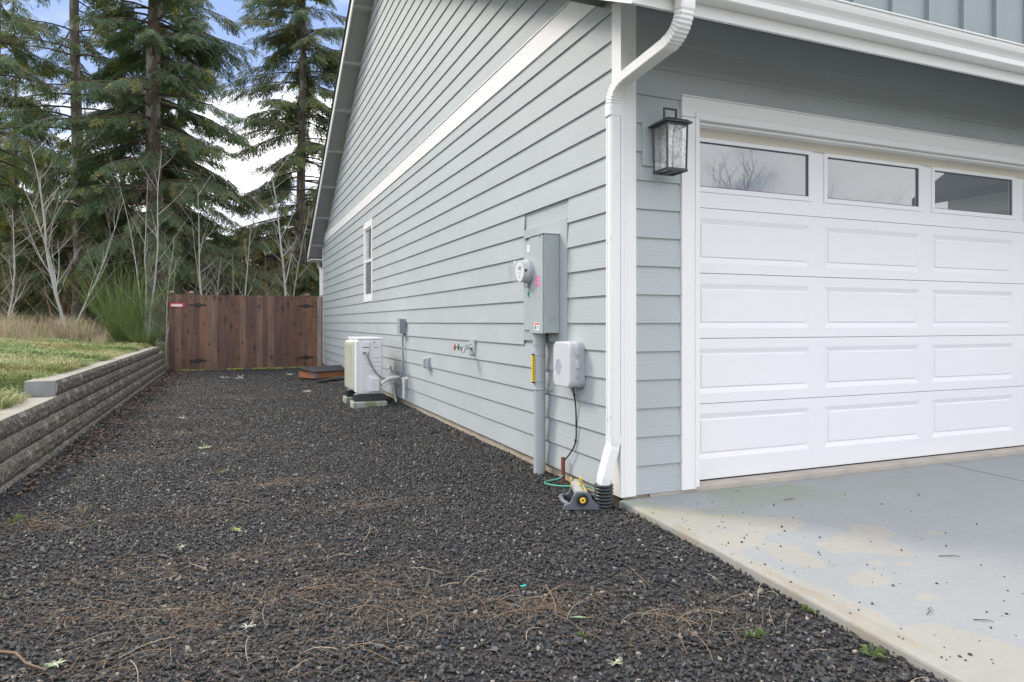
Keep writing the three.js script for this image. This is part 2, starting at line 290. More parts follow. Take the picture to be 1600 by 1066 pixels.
// lap siding, one mesh per board
const E0 = 0.107, EXPO = 0.185, TH = 0.195, rs = rng(19);
function boardSide(y, za0, za1, h = TH, zb0 = za0, zb1 = za1) {      // za at the bottom edge, zb at the top edge
  const k = h / TH;
  return hexa([[-0.009, y, za0], [-0.009, y, za1], [-0.023, y, za1], [-0.023, y, za0], [0, y + h, zb0], [0, y + h, zb1], [-0.023 + 0.015 * k, y + h, zb1], [-0.023 + 0.015 * k, y + h, zb0]], rs() * 7, rs() * 5);
}
function boardFront(y, x0, x1, h = TH) { const k = h / TH; return hexa([[x0, y, 0.009], [x1, y, 0.009], [x1, y, 0.023], [x0, y, 0.023], [x0, y + h, 0], [x1, y + h, 0], [x1, y + h, 0.023 - 0.015 * k], [x0, y + h, 0.023 - 0.015 * k]], rs() * 7, rs() * 5); }
const tints = [1, 0.985, 1.012, 0.995].map(k => { const m = M.siding.clone(); m.color = lin(k, k, k); return m; });
const anySiding = () => tints[Math.floor(rs() * tints.length)];
const BAND0 = 3.375, BAND1 = 3.565, CB = -0.088;
const BACK = { z0: -1.545, z1: -0.735, y0: 1.07, y1: 2.0 };          // flat backing panel of the meter
const cuts = [{ z0: WIN.z0 - 0.09, z1: WIN.z1 + 0.09, y0: WIN.y0 - 0.1, y1: WIN.y1 + 0.115 }, BACK];
for (let k = 0; ; k++) {
  const y = E0 + k * EXPO; if (y >= BAND0) break;
  const h = Math.min(TH, BAND0 - y + 0.01);
  let z = LZ + 0.09 - 0; const end = CB; let first = true;
  while (z < end - 0.01) {
    let z2 = Math.min(end, z + (first ? 1.0 + rs() * 2.6 : 3.66)); if (end - z2 < 0.4) z2 = end; first = false;
    let runs = [[z, z2 - 0.0015]];
    for (const c of cuts) if (y + EXPO > c.y0 + 0.02 && y < c.y1 - 0.02) runs = runs.flatMap(([a, b]) => { const o = []; if (a < c.z0) o.push([a, Math.min(b, c.z0 - 0.002)]); if (b > c.z1) o.push([Math.max(a, c.z1 + 0.002), b]); return o; });
    for (const [a, b] of runs) if (b - a > 0.01) mesh('siding_board', boardSide(y, a, b, h), anySiding(), sideWall);
    z = z2;
  }
}
const zAt = y => OZ - (y - 2.95) / 0.5;                            // where the front slope's soffit has height y
for (let k = 0; ; k++) {
  const y = BAND1 + 0.012 + k * EXPO, yt = y + TH; const a1 = Math.min(CB, zAt(y) - 0.01), b1 = Math.min(CB, zAt(yt) - 0.01), a0 = Math.max(LZ + 0.09, LZ - a1), b0 = Math.max(LZ + 0.09, LZ - b1);
  if (b1 - b0 < 0.1) break;
  let t = 0; const L = a1 - a0; let first = true; const seg = [0];
  while (t < L) { t += first ? 1.2 + rs() * 2.4 : 3.66; first = false; if (L - t < 0.8) t = L; seg.push(Math.min(t, L)); }
  for (let i = 0; i < seg.length - 1; i++) { const p = a0 + seg[i], q = a0 + seg[i + 1] - 0.0015; mesh('siding_board', boardSide(y, p, q, TH, i ? p : b0, i < seg.length - 2 ? q : b1), anySiding(), sideWall); }
}
for (let k = 0; ; k++) {
  const y = E0 + k * EXPO; if (y > 3.25) break; const h = Math.min(TH, 3.33 - y);
  const joints = y + EXPO < 2.73 ? [[0.092, 0.438]] : k % 2 ? [[0.092, 2.5], [2.502, 5.6], [5.602, HX]] : [[0.092, 1.5], [1.502, 4.2], [4.202, HX]];
  for (const [a, b] of joints) mesh('siding_board', boardFront(y, a, b, h), anySiding(), frontWall);
}
mesh('belly_band', merge([rbox(-0.028, 0.004, BAND0, BAND1, LZ + 0.092, CB - 0.001, 0.003), box(-0.036, 0.003, BAND1 + 0.001, BAND1 + 0.011, LZ + 0.092, CB - 0.001)]), M.trim, house);
mesh('corner_board', rbox(-0.026, 0.001, 0.10, 3.30, CB, 0.026, 0.002), M.trim, house);
mesh('corner_board', rbox(0.0012, 0.09, 0.10, 3.30, 0.0012, 0.0255, 0.002), M.trim, house);
mesh('corner_board', rbox(-0.026, 0.001, 0.10, 3.28, LZ - 0.02, LZ + 0.088, 0.002), M.trim, house);
mesh('backing_panel', rbox(-0.024, 0.002, BACK.y0, BACK.y1, BACK.z0, BACK.z1, 0.002), M.greyPaint, house);
mesh('lamp_block', rbox(0.135, 0.375, 2.235, 2.52, 0.0, 0.032, 0.003), M.greyPaint, house);
// side window
{
  const w = part('window', house), { z0, z1, y0, y1 } = WIN, ym = (y0 + y1) / 2 + 0.02;
  mesh('casing', merge([box(-0.027, 0.003, y1, y1 + 0.115, z0 - 0.09, z1 + 0.09), box(-0.027, 0.003, y0 - 0.1, y0, z0 - 0.09, z1 + 0.09), box(-0.026, 0.003, y0, y1, z0 - 0.09, z0), box(-0.026, 0.003, y0, y1, z1, z1 + 0.09)]), M.trim, w);
  mesh('sash', merge([box(-0.01, 0.05, ym - 0.025, ym + 0.03, z0, z1), box(-0.01, 0.05, y1 - 0.03, y1, z0, z1), box(-0.01, 0.05, y0, y0 + 0.04, z0, z1), box(-0.01, 0.05, y0 + 0.04, ym - 0.025, z0, z0 + 0.035), box(-0.01, 0.05, y0 + 0.04, ym - 0.025, z1 - 0.035, z1), box(-0.01, 0.05, ym + 0.03, y1 - 0.03, z0, z0 + 0.035), box(-0.01, 0.05, ym + 0.03, y1 - 0.03, z1 - 0.035, z1)]), M.metalWhite, w);
  const pane = (a, b, x) => { const g = new THREE.PlaneGeometry(z1 - z0 - 0.06, b - a); g.rotateY(-Math.PI / 2); g.translate(x, (a + b) / 2, (z0 + z1) / 2); return g; };
  mesh('pane', pane(ym + 0.025, y1 - 0.025, 0.012), M.glass, w); mesh('pane', pane(y0 + 0.03, ym - 0.02, 0.026), M.glass, w);
  mesh('insect_screen', box(0.001, 0.003, y0 + 0.035, ym - 0.022, z0 + 0.03, z1 - 0.03), M.screen, w);
}
// roof, rakes, eaves
const roof = part('roof', house);
{
  const slab = (x0, x1, lo, hi, ext, m, name) => {                 // both slopes as one folded sheet between two heights above the soffit
    const f = [[OZ + ext, soffY(OZ) - 0.5 * ext + lo], [RIDGE, soffY(RIDGE) + lo], [LZ - OZ - ext, soffY(LZ - OZ) - 0.5 * ext + lo], [LZ - OZ - ext, soffY(LZ - OZ) - 0.5 * ext + hi], [RIDGE, soffY(RIDGE) + hi], [OZ + ext, soffY(OZ) - 0.5 * ext + hi]];
    return mesh(name, extrudeX(f, x0, x1), m, roof);
  };
  slab(-OX + 0.022, HX + OX, 0.0, 0.02, 0, M.soffit, 'roof_deck');
  slab(-OX - 0.03, HX + OX + 0.03, 0.17, 0.20, 0.03, M.shingle, 'shingle_cover');
  for (const [a, b] of [[OZ, RIDGE], [RIDGE, LZ - OZ]]) {
    const ya = soffY(a), yb = soffY(b), d = [-0.03, 0.168];
    mesh('rake_board', hexa([[-OX, ya + d[0], a], [-OX, yb + d[0], b], [-OX + 0.021, yb + d[0], b], [-OX + 0.021, ya + d[0], a], [-OX, ya + d[1], a], [-OX, yb + d[1], b], [-OX + 0.021, yb + d[1], b], [-OX + 0.021, ya + d[1], a]]), M.trim, roof);
  }
  for (let z = LZ - OZ + 0.75; z < OZ - 0.3; z += 1.16) {
    if (Math.abs(z - RIDGE) < 0.2) continue; const y = soffY(z), s = z > RIDGE ? -0.5 : 0.5, h = 0.028;
    mesh('lookout', hexa([[-OX + 0.022, y - s * h - 0.055, z - h], [-OX + 0.022, y + s * h - 0.055, z + h], [-0.001, y + s * h - 0.055, z + h], [-0.001, y - s * h - 0.055, z - h], [-OX + 0.022, y - s * h + 0.002, z - h], [-OX + 0.022, y + s * h + 0.002, z + h], [-0.001, y + s * h + 0.002, z + h], [-0.001, y - s * h + 0.002, z - h]]), M.soffit, roof);
  }
  mesh('fascia', rbox(-OX + 0.001, HX, 2.915, 3.115, OZ + 0.001, OZ + 0.022, 0.002), M.trim, roof);
  mesh('fascia', rbox(-OX + 0.001, HX, 2.915, 3.115, LZ - OZ - 0.022, LZ - OZ - 0.001, 0.002), M.trim, roof);
  // boxed return at the far eave
  mesh('eave_return', box(-OX + 0.024, -0.03, 2.93, 2.955, LZ - OZ + 0.0, LZ - 0.03), M.trim, roof);
}
{
  const z = OZ + 0.024, y = 2.985, out = [[0, 0], [0.075, 0], [0.083, 0.006], [0.086, 0.038], [0.096, 0.056], [0.116, 0.078], [0.124, 0.1], [0.126, 0.118], [0.136, 0.119], [0.136, 0.127], [0.121, 0.127], [0.12, 0.104], [0.11, 0.083], [0.091, 0.061], [0.081, 0.04], [0.078, 0.006], [0.003, 0.004], [0.003, 0.12], [0, 0.12]].map(([a, b]) => [a + z, b + y]);
  const g = part('gutter', house); mesh('trough', extrudeX(out, -OX + 0.03, HX), M.metalWhite, g);
  mesh('end_cap', extrudeX([[z, y], [z + 0.083, y], [z + 0.096, y + 0.056], [z + 0.124, y + 0.1], [z + 0.126, y + 0.12], [z, y + 0.12]], -OX + 0.026, -OX + 0.0295), M.metalWhite, g);
}
// downspouts: square pipe swept along a path of [position, tangent] rings, crimped at the elbows
function squareSweep(path, w, d, ripple, side) {                   // side: unit vector that stays the width direction
  const pts = [], n = path.length, c = 0.006;
  const sec = [[-w + c, -d], [w - c, -d], [w, -d + c], [w, d - c], [w - c, d], [-w + c, d], [-w, d - c], [-w, -d + c]];
  const P = path.map(p => V(...p)); const rings = P.map((p, i) => {
    const t = (i ? P[i].clone().sub(P[i - 1]).normalize() : V(0, 0, 0)).add(i < n - 1 ? P[i + 1].clone().sub(P[i]).normalize() : V(0, 0, 0)).normalize();
    const dn = t.clone().cross(side).normalize(), k = 1 + (ripple[i] || 0);
    return sec.map(([a, b]) => p.clone().addScaledVector(side, a * k).addScaledVector(dn, b * k));
  });
  for (let i = 0; i < n - 1; i++) for (let j = 0; j < 8; j++) { const a = rings[i][j], b = rings[i][(j + 1) % 8], e = rings[i + 1][(j + 1) % 8], f = rings[i + 1][j]; pts.push(a, b, e, a, e, f); }
  const g = new THREE.BufferGeometry().setFromPoints(pts); g.computeVertexNormals();
  g.setAttribute('uv', new THREE.Float32BufferAttribute(new Float32Array(pts.length * 2), 2)); return g;
}
function bend(a, b, c, n = 12) { const o = []; for (let i = 0; i <= n; i++) { const t = i / n; o.push([0, 1, 2].map(k => (1 - t) * (1 - t) * a[k] + 2 * t * (1 - t) * b[k] + t * t * c[k])); } return o; }
const crimps = n => Array.from({ length: n + 1 }, (_, i) => (i > 1 && i < n - 1 && i % 2 ? -0.075 : 0.015));
{
  const X = V(1, 0, 0), Zs = V(0, 0, 1), d = part('downspout', house), x = -0.06, zo = 0.735, zv = -0.012;
  mesh('upper_elbow', squareSweep([[x, 3.0, zo], ...bend([x, 2.935, zo], [x, 2.80, zo - 0.01], [x, 2.775, zo - 0.15], 22)], 0.045, 0.036, [0, ...crimps(22)], X), M.metalWhite, d);
  mesh('offset_pipe', squareSweep([[x, 2.777, zo - 0.135], [x, 2.738, 0.14]], 0.043, 0.034, [0, 0], X), M.metalWhite, d);
  mesh('lower_elbow', squareSweep([...bend([x, 2.74, 0.16], [x, 2.728, zv], [x, 2.575, zv], 22), [x, 2.54, zv]], 0.042, 0.036, [...crimps(22), 0], X), M.metalWhite, d);
  mesh('pipe', squareSweep([[x, 2.565, zv], [x, 0.47, zv]], 0.033, 0.040, [0, 0], X), M.metalWhite, d);
  mesh('rib', merge([box(x - 0.0355, x - 0.032, 0.5, 2.53, zv - 0.022, zv - 0.016), box(x - 0.0355, x - 0.032, 0.5, 2.53, zv + 0.016, zv + 0.022)]), M.metalWhite, d);
  mesh('collar', rbox(x - 0.037, x + 0.036, 2.535, 2.6, zv - 0.043, zv + 0.043, 0.004), M.metalWhite, d);
  mesh('kickout', squareSweep([[x, 0.50, zv], [x, 0.455, zv], [x - 0.004, 0.43, zv], [x - 0.012, 0.405, zv], [x - 0.064, 0.235, zv], [x - 0.07, 0.205, zv], [x - 0.072, 0.165, zv]], 0.042, 0.034, [0.02, 0, -0.06, 0, 0, -0.06, -0.03], Zs), M.metalWhite, d);
  for (const y of [1.75, 0.62]) mesh('screw', merge([cylBetween([x - 0.034, y, zv + 0.03], [x - 0.037, y, zv + 0.03], 0.004), cylBetween([x - 0.034, y - 0.02, zv - 0.01], [x - 0.037, y - 0.02, zv - 0.01], 0.004)]), M.chrome, d);
  const e = part('downspout', house), ze = LZ - 0.06;
  mesh('upper_elbow', squareSweep([...bend([-0.06, 2.96, LZ - OZ - 0.06], [-0.06, 2.78, LZ - OZ - 0.05], [-0.06, 2.72, LZ - 0.25], 8), ...bend([-0.06, 2.70, LZ - 0.2], [-0.06, 2.68, ze], [-0.06, 2.5, ze], 8), [-0.06, 0.15, ze]], 0.036, 0.03, [], X), M.metalWhite, e);
}
// garage door
{
  const gd = part('garage_door', house), ZF = -0.118, ZB = -0.16, rows = [0.118, 0.651, 1.108, 1.565, 2.022, 2.575], n = 4, pitch = 1.19, pw = 1.045, px0 = 0.672;
  const rect = (x0, x1, y0, y1) => [[x0, y0], [x1, y0], [x1, y1], [x0, y1]];
  for (let r = 0; r < 5; r++) {
    const y0 = rows[r] + 0.002, y1 = rows[r + 1] - 0.002, win = r === 4, cells = [];
    for (let k = 0; k < n; k++) { const a = px0 + k * pitch; cells.push(win ? [a - 0.0, a + pw, 2.145, 2.505] : [a, a + pw, y0 + 0.07 + (r ? 0 : 0.075), y1 - 0.07]); }
    const sec = mesh('door_section', merge([extrudeZ(rect(DX0 - 0.05, DX1 + 0.05, y0, y1), ZB, ZF, cells.map(c => rect(...c)))]), M.door, gd);
    for (const [a, b, c, d] of cells) {
      if (!win) {
        const ring = (i, z) => [[a + i, c + i, z], [b - i, c + i, z], [b - i, d - i, z], [a + i, d - i, z]], R = [ring(0, ZF), ring(0.034, ZF - 0.011), ring(0.042, ZF - 0.0115), ring(0.046, ZF - 0.003)], v = [];
        for (let q = 0; q < 3; q++) for (let e = 0; e < 4; e++) { const A = R[q][e], B = R[q][(e + 1) % 4], C = R[q + 1][(e + 1) % 4], D = R[q + 1][e]; v.push(...A, ...B, ...C, ...A, ...C, ...D); }
        const T = R[3]; v.push(...T[0], ...T[1], ...T[2], ...T[0], ...T[2], ...T[3]);
        const g = new THREE.BufferGeometry(); g.setAttribute('position', new THREE.Float32BufferAttribute(v, 3));
        mesh('raised_panel', uvm(g), M.door, sec);
      } else {
        const f = 0.03; const frame = extrudeZ(rect(a - 0.012, b + 0.012, c - 0.012, d + 0.012), ZF - 0.01, ZF + 0.009, [rect(a + f - 0.008, b - f + 0.008, c + f - 0.008, d - f + 0.008)]);
        mesh('window_frame', frame, M.door, sec);
        mesh('window_bead', extrudeZ(rect(a + f - 0.009, b - f + 0.009, c + f - 0.009, d - f + 0.009), ZF - 0.012, ZF + 0.002, [rect(a + f - 0.002, b - f + 0.002, c + f - 0.002, d - f + 0.002)]), M.screen, sec);
        const g = new THREE.PlaneGeometry(b - a - 2 * f + 0.01, d - c - 2 * f + 0.01); g.translate((a + b) / 2, (c + d) / 2, ZF - 0.008); mesh('window_pane', g, M.glass, sec);
      }
    }
  }
  mesh('bottom_seal', box(DX0, DX1, 0.113, 0.121, ZB - 0.005, ZF + 0.004), M.seal, gd);
  const fr = part('garage_door_frame', house);
  mesh('casing', rbox(DX0 - 0.135, DX0 - 0.012, 0.105, 2.588, 0.001, 0.032, 0.003), M.trim, fr);
  mesh('casing', rbox(DX1 + 0.012, DX1 + 0.135, 0.105, 2.588, 0.001, 0.032, 0.003), M.trim, fr);
  mesh('head_casing', merge([rbox(DX0 - 0.135, DX1 + 0.135, 2.59, 2.722, 0.001, 0.034, 0.003), box(DX0 - 0.145, DX1 + 0.145, 2.723, 2.731, 0.0, 0.044)]), M.trim, fr);
  mesh('head_mould', merge([rbox(DX0 - 0.03, DX1 + 0.03, 2.578, 2.628, 0.005, 0.046, 0.006), rbox(DX0 - 0.03, DX0 + 0.004, 0.12, 2.58, 0.005, 0.04, 0.004)]), M.trim, fr);
  mesh('jamb', merge([box(DX0 - 0.012, DX0 + 0.006, 0.113, 2.578, -0.138, 0.004), box(DX1 - 0.006, DX1 + 0.012, 0.113, 2.578, -0.138, 0.004), box(DX0 + 0.006, DX1 - 0.006, 2.56, 2.5775, -0.112, 0.004)]), M.trim, fr);
  const seal = []; for (let i = 0; i <= 8; i++) { const t = i / 8 * Math.PI / 2; seal.push([-0.062 - 0.045 * Math.sin(t) , 2.5595 - 0.05 * (1 - Math.cos(t))]); } seal.push([-0.11, 2.5595]);
  mesh('weather_strip', extrudeX(seal, DX0 + 0.008, DX1 - 0.008), M.vinyl, fr);
}
// board and batten gable over the garage
{
  const w = mesh('upper_wall', extrudeZ([[1.1, 3.36], [HX - 0.4, 3.36], [HX - 0.4, 5.2], [4.5, 7.0], [1.1, 5.4]], -0.14, 0.02), M.batten, house);
  for (let k = -1; k < 15; k++) { const x = 1.585 + k * 0.408; mesh('batten', rbox(x - 0.03, x + 0.03, 3.37, 5.3, 0.0195, 0.056, 0.002), M.batten, w); }
  mesh('upper_cheek', box(1.1, 1.2, 3.36, 5.4, -4, -0.14), M.batten, house);
  mesh('upper_roof', merge([hexa([[0.7, 5.25, 0.5], [4.5, 7.05, 0.5], [4.5, 7.05, -6], [0.7, 5.25, -6], [0.7, 5.37, 0.5], [4.5, 7.17, 0.5], [4.5, 7.17, -6], [0.7, 5.37, -6]]), hexa([[4.5, 7.05, 0.5], [8.6, 5.1, 0.5], [8.6, 5.1, -6], [4.5, 7.05, -6], [4.5, 7.17, 0.5], [8.6, 5.22, 0.5], [8.6, 5.22, -6], [4.5, 7.17, -6]])]), M.shingle, house);
}

// ---------- retaining wall ----------
{
  const wall = thing('retaining_wall', 'low stepped retaining wall of split faced grey concrete blocks', 'retaining wall');
  const bm = tex(512, 512, (u, v) => { const a = fbm(u * 10, v * 10, 121, 5, 10, 10), b = fbm(u * 70, v * 70, 123, 2, 70, 70), l = sm(0.56, 0.72, fbm(u * 4, v * 4, 125, 5, 4, 4)), k = Math.max(0.12, -0.35 + 0.9 * a + 1.8 * b); return [mixn(0.15, 0.25, l) * k, mixn(0.138, 0.24, l) * k, mixn(0.115, 0.215, l) * k]; });
  bm.repeat.set(0.9, 0.9);
  const bb = tex(512, 512, (u, v) => 0.5 * fbm(u * 20, v * 20, 127, 4, 20, 20) + 0.5 * fbm(u * 80, v * 80, 129, 2, 80, 80), { color: false }); bb.repeat.set(0.9, 0.9);
  const topM = std({ map: tex(512, 512, (u, v) => { const a = fbm(u * 6, v * 6, 131, 5, 6, 6), b = hash(u * 512, v * 512, 8), k = 0.72 + 0.42 * a + 0.14 * b; return [0.315 * k, 0.295 * k, 0.258 * k]; }), roughness: 0.95 });
  const cutM = std({ map: tex(256, 256, (u, v) => { const a = fbm(u * 6, v * 6, 135, 5, 6, 6), k = 0.7 + 0.5 * a; return [0.27 * k, 0.28 * k, 0.285 * k]; }), roughness: 0.9 });
  const faceMs = [0.9, 0.97, 1.03, 1.1].map((k, i) => std({ map: bm, bumpMap: bb, bumpScale: 0.022, roughness: 0.97, color: lin(k, k * (i % 2 ? 1 : 0.985), k * (i % 2 ? 1.0 : 0.96)) }));
  const L = 0.412, H = 0.1505, D = 0.27;
  // split face: a grid of 5 x 3 vertices pushed in and out; the piece's front looks along +x
  const variants = [1, 2, 3, 4].map(sd => {
    const r = rng(500 + sd), nz = 8, ny = 5, P = [];
    for (let j = 0; j < ny; j++) for (let i = 0; i < nz; i++) { const ez = i === 0 || i === nz - 1, ey = j === 0 || j === ny - 1; P.push([(ey ? -0.010 - 0.009 * r() : ez ? 0.004 * r() : 0.020 * r()), H * j / (ny - 1), -L / 2 + L * i / (nz - 1)]); }
    const a = []; for (let j = 0; j < ny - 1; j++) for (let i = 0; i < nz - 1; i++) { const q = j * nz + i; for (const k of (i + j) % 2 ? [q, q + 1, q + nz, q + 1, q + nz + 1, q + nz] : [q, q + 1, q + nz + 1, q, q + nz + 1, q + nz]) a.push(...P[k]); }
    const front = new THREE.BufferGeometry(); front.setAttribute('position', new THREE.Float32BufferAttribute(a, 3));
    const b = [], quad = (...c) => b.push(...c[0], ...c[1], ...c[2], ...c[0], ...c[2], ...c[3]);
    for (let i = 0; i < nz - 1; i++) { const q = (ny - 1) * nz + i; quad(P[q], P[q + 1], [-D, H, P[q + 1][2]], [-D, H, P[q][2]]); quad(P[i + 1], P[i], [-D, 0, P[i][2]], [-D, 0, P[i + 1][2]]); }
    for (const i of [0, nz - 1]) for (let j = 0; j < ny - 1; j++) { const q = j * nz + i; quad(P[q], P[q + nz], [-D, P[q + nz][1], P[q][2]], [-D, P[q][1], P[q][2]]); }
    const rest = new THREE.BufferGeometry(); rest.setAttribute('position', new THREE.Float32BufferAttribute(b, 3));
    const A = uvm(front, sd * 0.37, sd * 0.71), B = uvm(rest, sd * 0.2, 0);
    const g = mergeGeometries([A, B], true); return g;
  });
  const r = rng(77), tops = [0.037, 0.189, 0.341, 0.493, 0.645];
  tops.forEach((t, c) => {
    const z0 = [-15.25, -15.25, -15.25, -15.2, -14.35][c], z1 = c === 4 ? -4.15 : 2.6, x = WALLX + 0.012 - 0.024 * c;
    const n = Math.round((z1 - z0) / L), off = c % 2 ? 0.5 : 0;
    for (let i = 0; i < n + (off ? 1 : 0); i++) {
      const z = z1 - (i + 0.5 - off) * L; if (z + L / 2 > z1 + 0.01 && c === 4) continue; if (z - L / 2 < z0 - 0.3) continue;
      const m = mesh('block', variants[Math.floor(r() * 4)], [faceMs[Math.floor(r() * 4)], topM], wall);
      m.position.set(x + (r() - 0.5) * 0.006, t - H, z); m.scale.z = (L - 0.005) / L; m.rotation.y = (r() - 0.5) * 0.012;
    }
    if (c === 4) mesh('end_face', box(x - D + 0.003, x - 0.018, t - H + 0.002, t - 0.003, z1 - 0.03, z1 + 0.006), cutM, wall);
  });
}

// ---------- wooden gate ----------
{
  const FZ = -15.38, Y0 = 0.02, TOP = 1.925;
  const cols = 8, base = [[0.125, 0.070, 0.051], [0.11, 0.067, 0.052], [0.15, 0.098, 0.074], [0.165, 0.095, 0.061], [0.10, 0.062, 0.05], [0.155, 0.105, 0.08], [0.13, 0.08, 0.059], [0.27, 0.235, 0.205]];
  const kn = rng(33), knots = base.map(() => Array.from({ length: 2 + Math.floor(4 * kn()) }, () => [0.05 + 0.9 * kn(), kn(), 0.009 + 0.024 * kn() * kn(), 0.35 + 0.75 * kn()]));
  const paint = bump => (u, v) => {
    const c = Math.min(cols - 1, Math.floor(u * cols)), x = u * cols - c; let warp = 0, dark = 0;
    for (const [kx, ky, kr, a] of knots[c]) { const dx = (x - kx) * 0.14, dy = (v - ky) * 1.9 * a, d = Math.hypot(dx, dy); warp += (x > kx ? 1 : -1) * 0.25 * Math.exp(-d * d / (kr * kr * 5)); dark = Math.max(dark, sm(kr * 0.95, kr * 0.35, d), 0.35 * sm(kr * 2.4, kr, d)); }
    const g = fbm((x + warp * 0.3) * 26 + c * 91, v * 3, 141, 3), w = fbm(x * 3 + c * 31, v * 5, 143, 4), fine = fbm(x * 90 + c * 300, v * 12, 145, 2);
    if (bump) return clamp(0.3 + 0.5 * g + 0.2 * fine - 0.5 * dark);
    const k = (0.38 + 0.7 * g + 0.7 * w + 0.2 * fine) * (1 - 0.8 * dark), red = 0.9 + 0.3 * w;
    return [base[c][0] * k * red, base[c][1] * k, base[c][2] * k * (1.12 - 0.2 * w)];
  };
  const wood = std({ map: tex(1024, 1024, paint(false)), bumpMap: tex(1024, 1024, paint(true), { color: false }), bumpScale: 0.004, roughness: 0.85 });
  const gate = thing('wooden_gate', 'weathered brown cedar board double gate closing the side yard', 'gate');
  const r = rng(51), X0 = -3.79, X1 = -0.06; let x = X0, k = 0;
  while (x < X1 - 0.02) {
    const w = x < X0 + 0.05 ? 0.15 : Math.min(0.132 + 0.014 * r(), X1 - x), c = X1 - x < 0.20 ? 7 : Math.floor(r() * 7), fl = r() < 0.5, off = r(), dz = 0.004 * r(), top = TOP + (r() - 0.5) * 0.012;
    const g = rbox(x, x + w - 0.0015, Y0 + 0.02 * r(), top, FZ + dz, FZ + 0.018 + dz, 0.003, 1), p = g.attributes.position, uv = g.attributes.uv;
    for (let i = 0; i < p.count; i++) { let s = clamp((p.getX(i) - x) / w, 0.02, 0.98); if (fl) s = 1 - s; uv.setXY(i, (c + s) / cols, (p.getY(i) / 1.9 + off)); }
    mesh('picket', g, wood, gate); x += w; k++;
  }
  for (const y of [0.3, 1.6]) for (const [a, b] of [[-3.2, -1.78], [-1.74, -0.2]]) mesh('rail', box(a, b, y, y + 0.09, FZ - 0.042, FZ - 0.002), wood, gate);
  const postM = std({ color: lin(0.17, 0.105, 0.075), roughness: 0.9, bumpMap: grainB, bumpScale: 0.002 }), capM = std({ color: lin(0.23, 0.165, 0.12), roughness: 0.9 });
  for (const [px, t] of [[-3.73, 1.995], [-3.28, 1.99], [-0.41, 1.975]]) {
    const p = mesh('post', box(px - 0.05, px + 0.05, -0.1, t - 0.03, FZ - 0.145, FZ - 0.045), postM, gate);
    const cap = new THREE.CylinderGeometry(0.03, 0.098, 0.05, 4); cap.rotateY(Math.PI / 4); cap.translate(px, t + 0.012, FZ - 0.095); mesh('post_cap', merge([cap, box(px - 0.068, px + 0.068, t - 0.03, t - 0.012, FZ - 0.163, FZ - 0.027)]), capM, p);
  }
  mesh('end_post', box(-0.058, -0.022, 0.03, 1.965, FZ - 0.02, FZ + 0.03), postM, gate);
  // dark iron strap hinges with a pointed outline
  const hin = (cx, cy) => {
    const s = new THREE.Shape(); const o = [[-0.2, 0.012], [-0.16, 0.02], [-0.09, 0.018], [-0.05, 0.045], [0, 0.055], [0.05, 0.045], [0.09, 0.018], [0.16, 0.02], [0.2, 0.012]];
    s.moveTo(-0.21, 0); for (const [a, b] of o) s.lineTo(a, b); s.lineTo(0.21, 0); for (const [a, b] of o.slice().reverse()) s.lineTo(a, -b);
    const g = new THREE.ExtrudeGeometry(s, { depth: 0.004, bevelEnabled: true, bevelSize: 0.002, bevelThickness: 0.002, bevelSegments: 1 }); g.translate(cx, cy, FZ + 0.026);
    const h = mesh('hinge', g, M.black, gate); mesh('hinge_barrel', cylBetween([cx, cy - 0.05, FZ + 0.034], [cx, cy + 0.05, FZ + 0.034], 0.009), M.black, h);
  };
  for (const [a, b] of [[-3.12, 1.665], [-3.12, 0.245], [-0.46, 1.665], [-0.46, 0.28]]) hin(a, b);
  const sgn = thing('red_sign', 'small red and white sign on the gate beside the upper hinge', 'sign');
  mesh('plate', box(-3.775, -3.425, 1.615, 1.715, FZ + 0.025, FZ + 0.029), std({ color: lin(0.42, 0.05, 0.07), roughness: 0.5 }), sgn);
  const face = new THREE.PlaneGeometry(0.35, 0.1); face.translate(-3.6, 1.665, FZ + 0.0325);
  mesh('print', face, std({ roughness: 0.5, map: canvasTex(350, 100, (c, w, h) => { c.fillStyle = '#b8384c'; c.fillRect(0, 0, w, h); c.fillStyle = '#f6ecec'; c.fillRect(44, 30, 250, 62); c.fillStyle = '#d45a70'; let q = rng(4); for (let i = 0; i < 9; i++) { c.fillRect(56 + i * 25, 44, 12 + 8 * q(), 14); } c.fillRect(60, 72, 210, 5); }) }), sgn);
}

